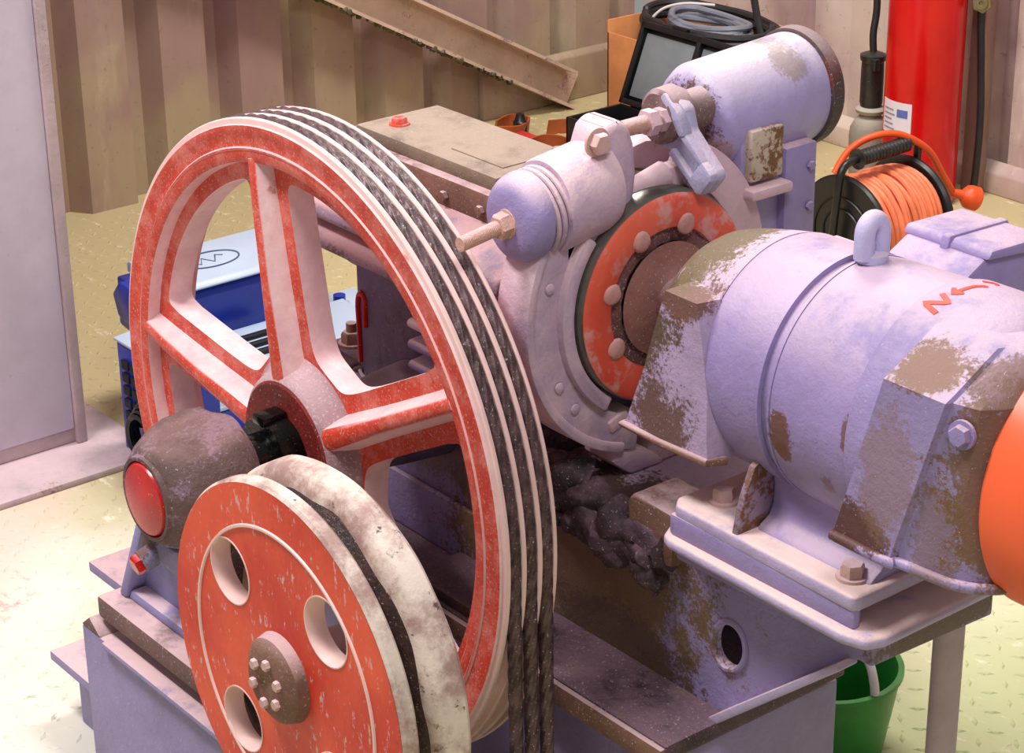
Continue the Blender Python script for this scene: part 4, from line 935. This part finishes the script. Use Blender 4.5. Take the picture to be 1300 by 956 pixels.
# ------------------------------------------------------------------ cable reel
t = thing('cable_reel', (-.96, 1.98, 0), 'black cable reel wound with orange cable and a ribbed black handle', 'cable reel')
RC = Vector((-.945, 0, .125)); RY0, RY1 = 1.875, 2.065
obj('front_flange', B().lathe([(RY0-.004, .0), (RY0-.004, .118), (RY0, .123), (RY0+.006, .123), (RY0+.010, .118), (RY0+.010, 0)], RC, (0, 1, 0), 72), m_black, t)
obj('rear_flange', B().lathe([(RY1-.006, .0), (RY1-.006, .120), (RY1, .125), (RY1+.006, .125), (RY1+.010, .120), (RY1+.010, 0)], RC, (0, 1, 0), 72), m_black, t)
for r_ in (.05, .075): obj('flange_ring', B().lathe([(RY0-.006, r_), (RY0-.008, r_+.002), (RY0-.006, r_+.004), (RY0-.003, r_+.002)], RC, (0, 1, 0), 48, closed=True), m_black, t)
obj('drum_core', B().cyl((RC.x, RY0, RC.z), (RC.x, RY1, RC.z), .085, 40), m_orangec, t)
for lay in range(2):
    for k in range(14):
        f = k/13; y = RY0+.018+f*(RY1-RY0-.036); R0 = .100+.007*lay; tl = random.uniform(-.016, .016); ph = random.uniform(0, 6)
        pts = [(RC.x+(R0+.002*sin(3*a+ph))*cos(a), y+tl*sin(a+ph), RC.z+(R0+.002*sin(3*a+ph))*sin(a)) for a in [2*pi*i/44 for i in range(44)]]
        obj('cable_turn', B().tube(pts, .0064, 8, closed=True), m_orangec, t)
hp = smooth([(-.960, 1.855, .0), (-.955, 1.852, .10), (-.945, 1.850, .20), (-.945, 1.862, .262), (-.945, 1.90, .278), (-.945, 2.00, .280)], 6)
obj('handle_bar', B().tube(hp, .0085, 12), m_black, t)
gp = []; gr = []
for i in range(61): gp.append((-.945, 1.905+.150*i/60, .278+.002*i/60)); gr.append(.0150+.0018*(1 if (i//2) % 2 else -1))
gr[0] = .022; gr[1] = .022; gr[2] = .020
obj('handle_grip', B().tube(gp, gr, 18), m_grip, t, 'ribbed black hand grip')
obj('base_frame', B().tube(smooth([(-1.08, 1.855, .008), (-.96, 1.852, .008), (-.83, 1.855, .008), (-.82, 1.97, .008), (-.83, 2.085, .008), (-.96, 2.088, .008), (-1.08, 2.085, .008)], 5), .008, 10), m_black, t)
obj('rear_bar', B().tube([(-.945, 2.088, .008), (-.945, 2.088, .275), (-.945, 2.06, .282)], .0085, 10), m_black, t)
t = thing('orange_plug', (-.85, 2.22, .05), 'orange rubber plug on the loose end of the reel cable', 'plug')
cp = smooth([(-1.0, 1.90, .235), (-.995, 1.93, .275), (-.975, 1.97, .302), (-.95, 2.03, .304), (-.93, 2.10, .262), (-.925, 2.15, .195), (-.925, 2.186, .148)], 8)
obj('cord', B().tube(cp, .0075, 10), m_orangep, t)
pd = Vector((.55, .9, -.35)).normalized(); pp = Vector((-.925, 2.184, .150))
obj('sleeve', B().lathe([(0, .008), (.02, .011), (.026, .013), (.026, 0)], pp, pd, 14), m_orangep, t)
obj('plug_body', B().lathe([(.022, .013), (.032, .024), (.040, .026), (.058, .026), (.062, .022), (.062, 0)], pp, pd, 20), m_orangep, t)
o = obj('white_bottle', B().lathe([(0, .0), (.0, .030), (.005, .034), (.10, .034), (.115, .022), (.14, .016), (.142, 0)], (-.985, 2.225, .034), (.75, .9, .02), 28), m_whitep, loc=(-.98, 2.22, 0)); tag(o, 'white plastic bottle lying behind the cable reel under the orange plug', 'bottle')
t = thing('screwdriver', (-1.13, 1.99, 0), 'small screwdriver with a red grip standing between the magnet and the cable reel', 'screwdriver')
obj('blade', B().cyl((-1.13, 1.99, 0), (-1.13, 1.99, .075), .004, 10), m_steel, t)
obj('grip', B().lathe([(.07, .010), (.08, .013), (.13, .014), (.155, .012), (.16, 0)], (-1.13, 1.99, 0), (0, 0, 1), 14), m_cap, t, 'red grip')

# ------------------------------------------------------------------ green tub under the bed
t = thing('green_tub', (.19, .64, 0), 'green plastic tub with a white handle half hidden under the bed end', 'tub')
obj('tub_shell', B().lathe([(0, .0), (0, .080), (.10, .096), (.112, .098), (.115, .102), (.121, .102), (.121, .094), (.01, .075), (.01, 0)], (.19, .64, 0), (0, 0, 1), 48), m_green, t)
obj('tub_handle', B().tube(smooth([(.285, .63, .115), (.28, .632, .135), (.262, .64, .156), (.23, .65, .165)], 6), .006, 10), m_whitep, t, 'white wire handle')
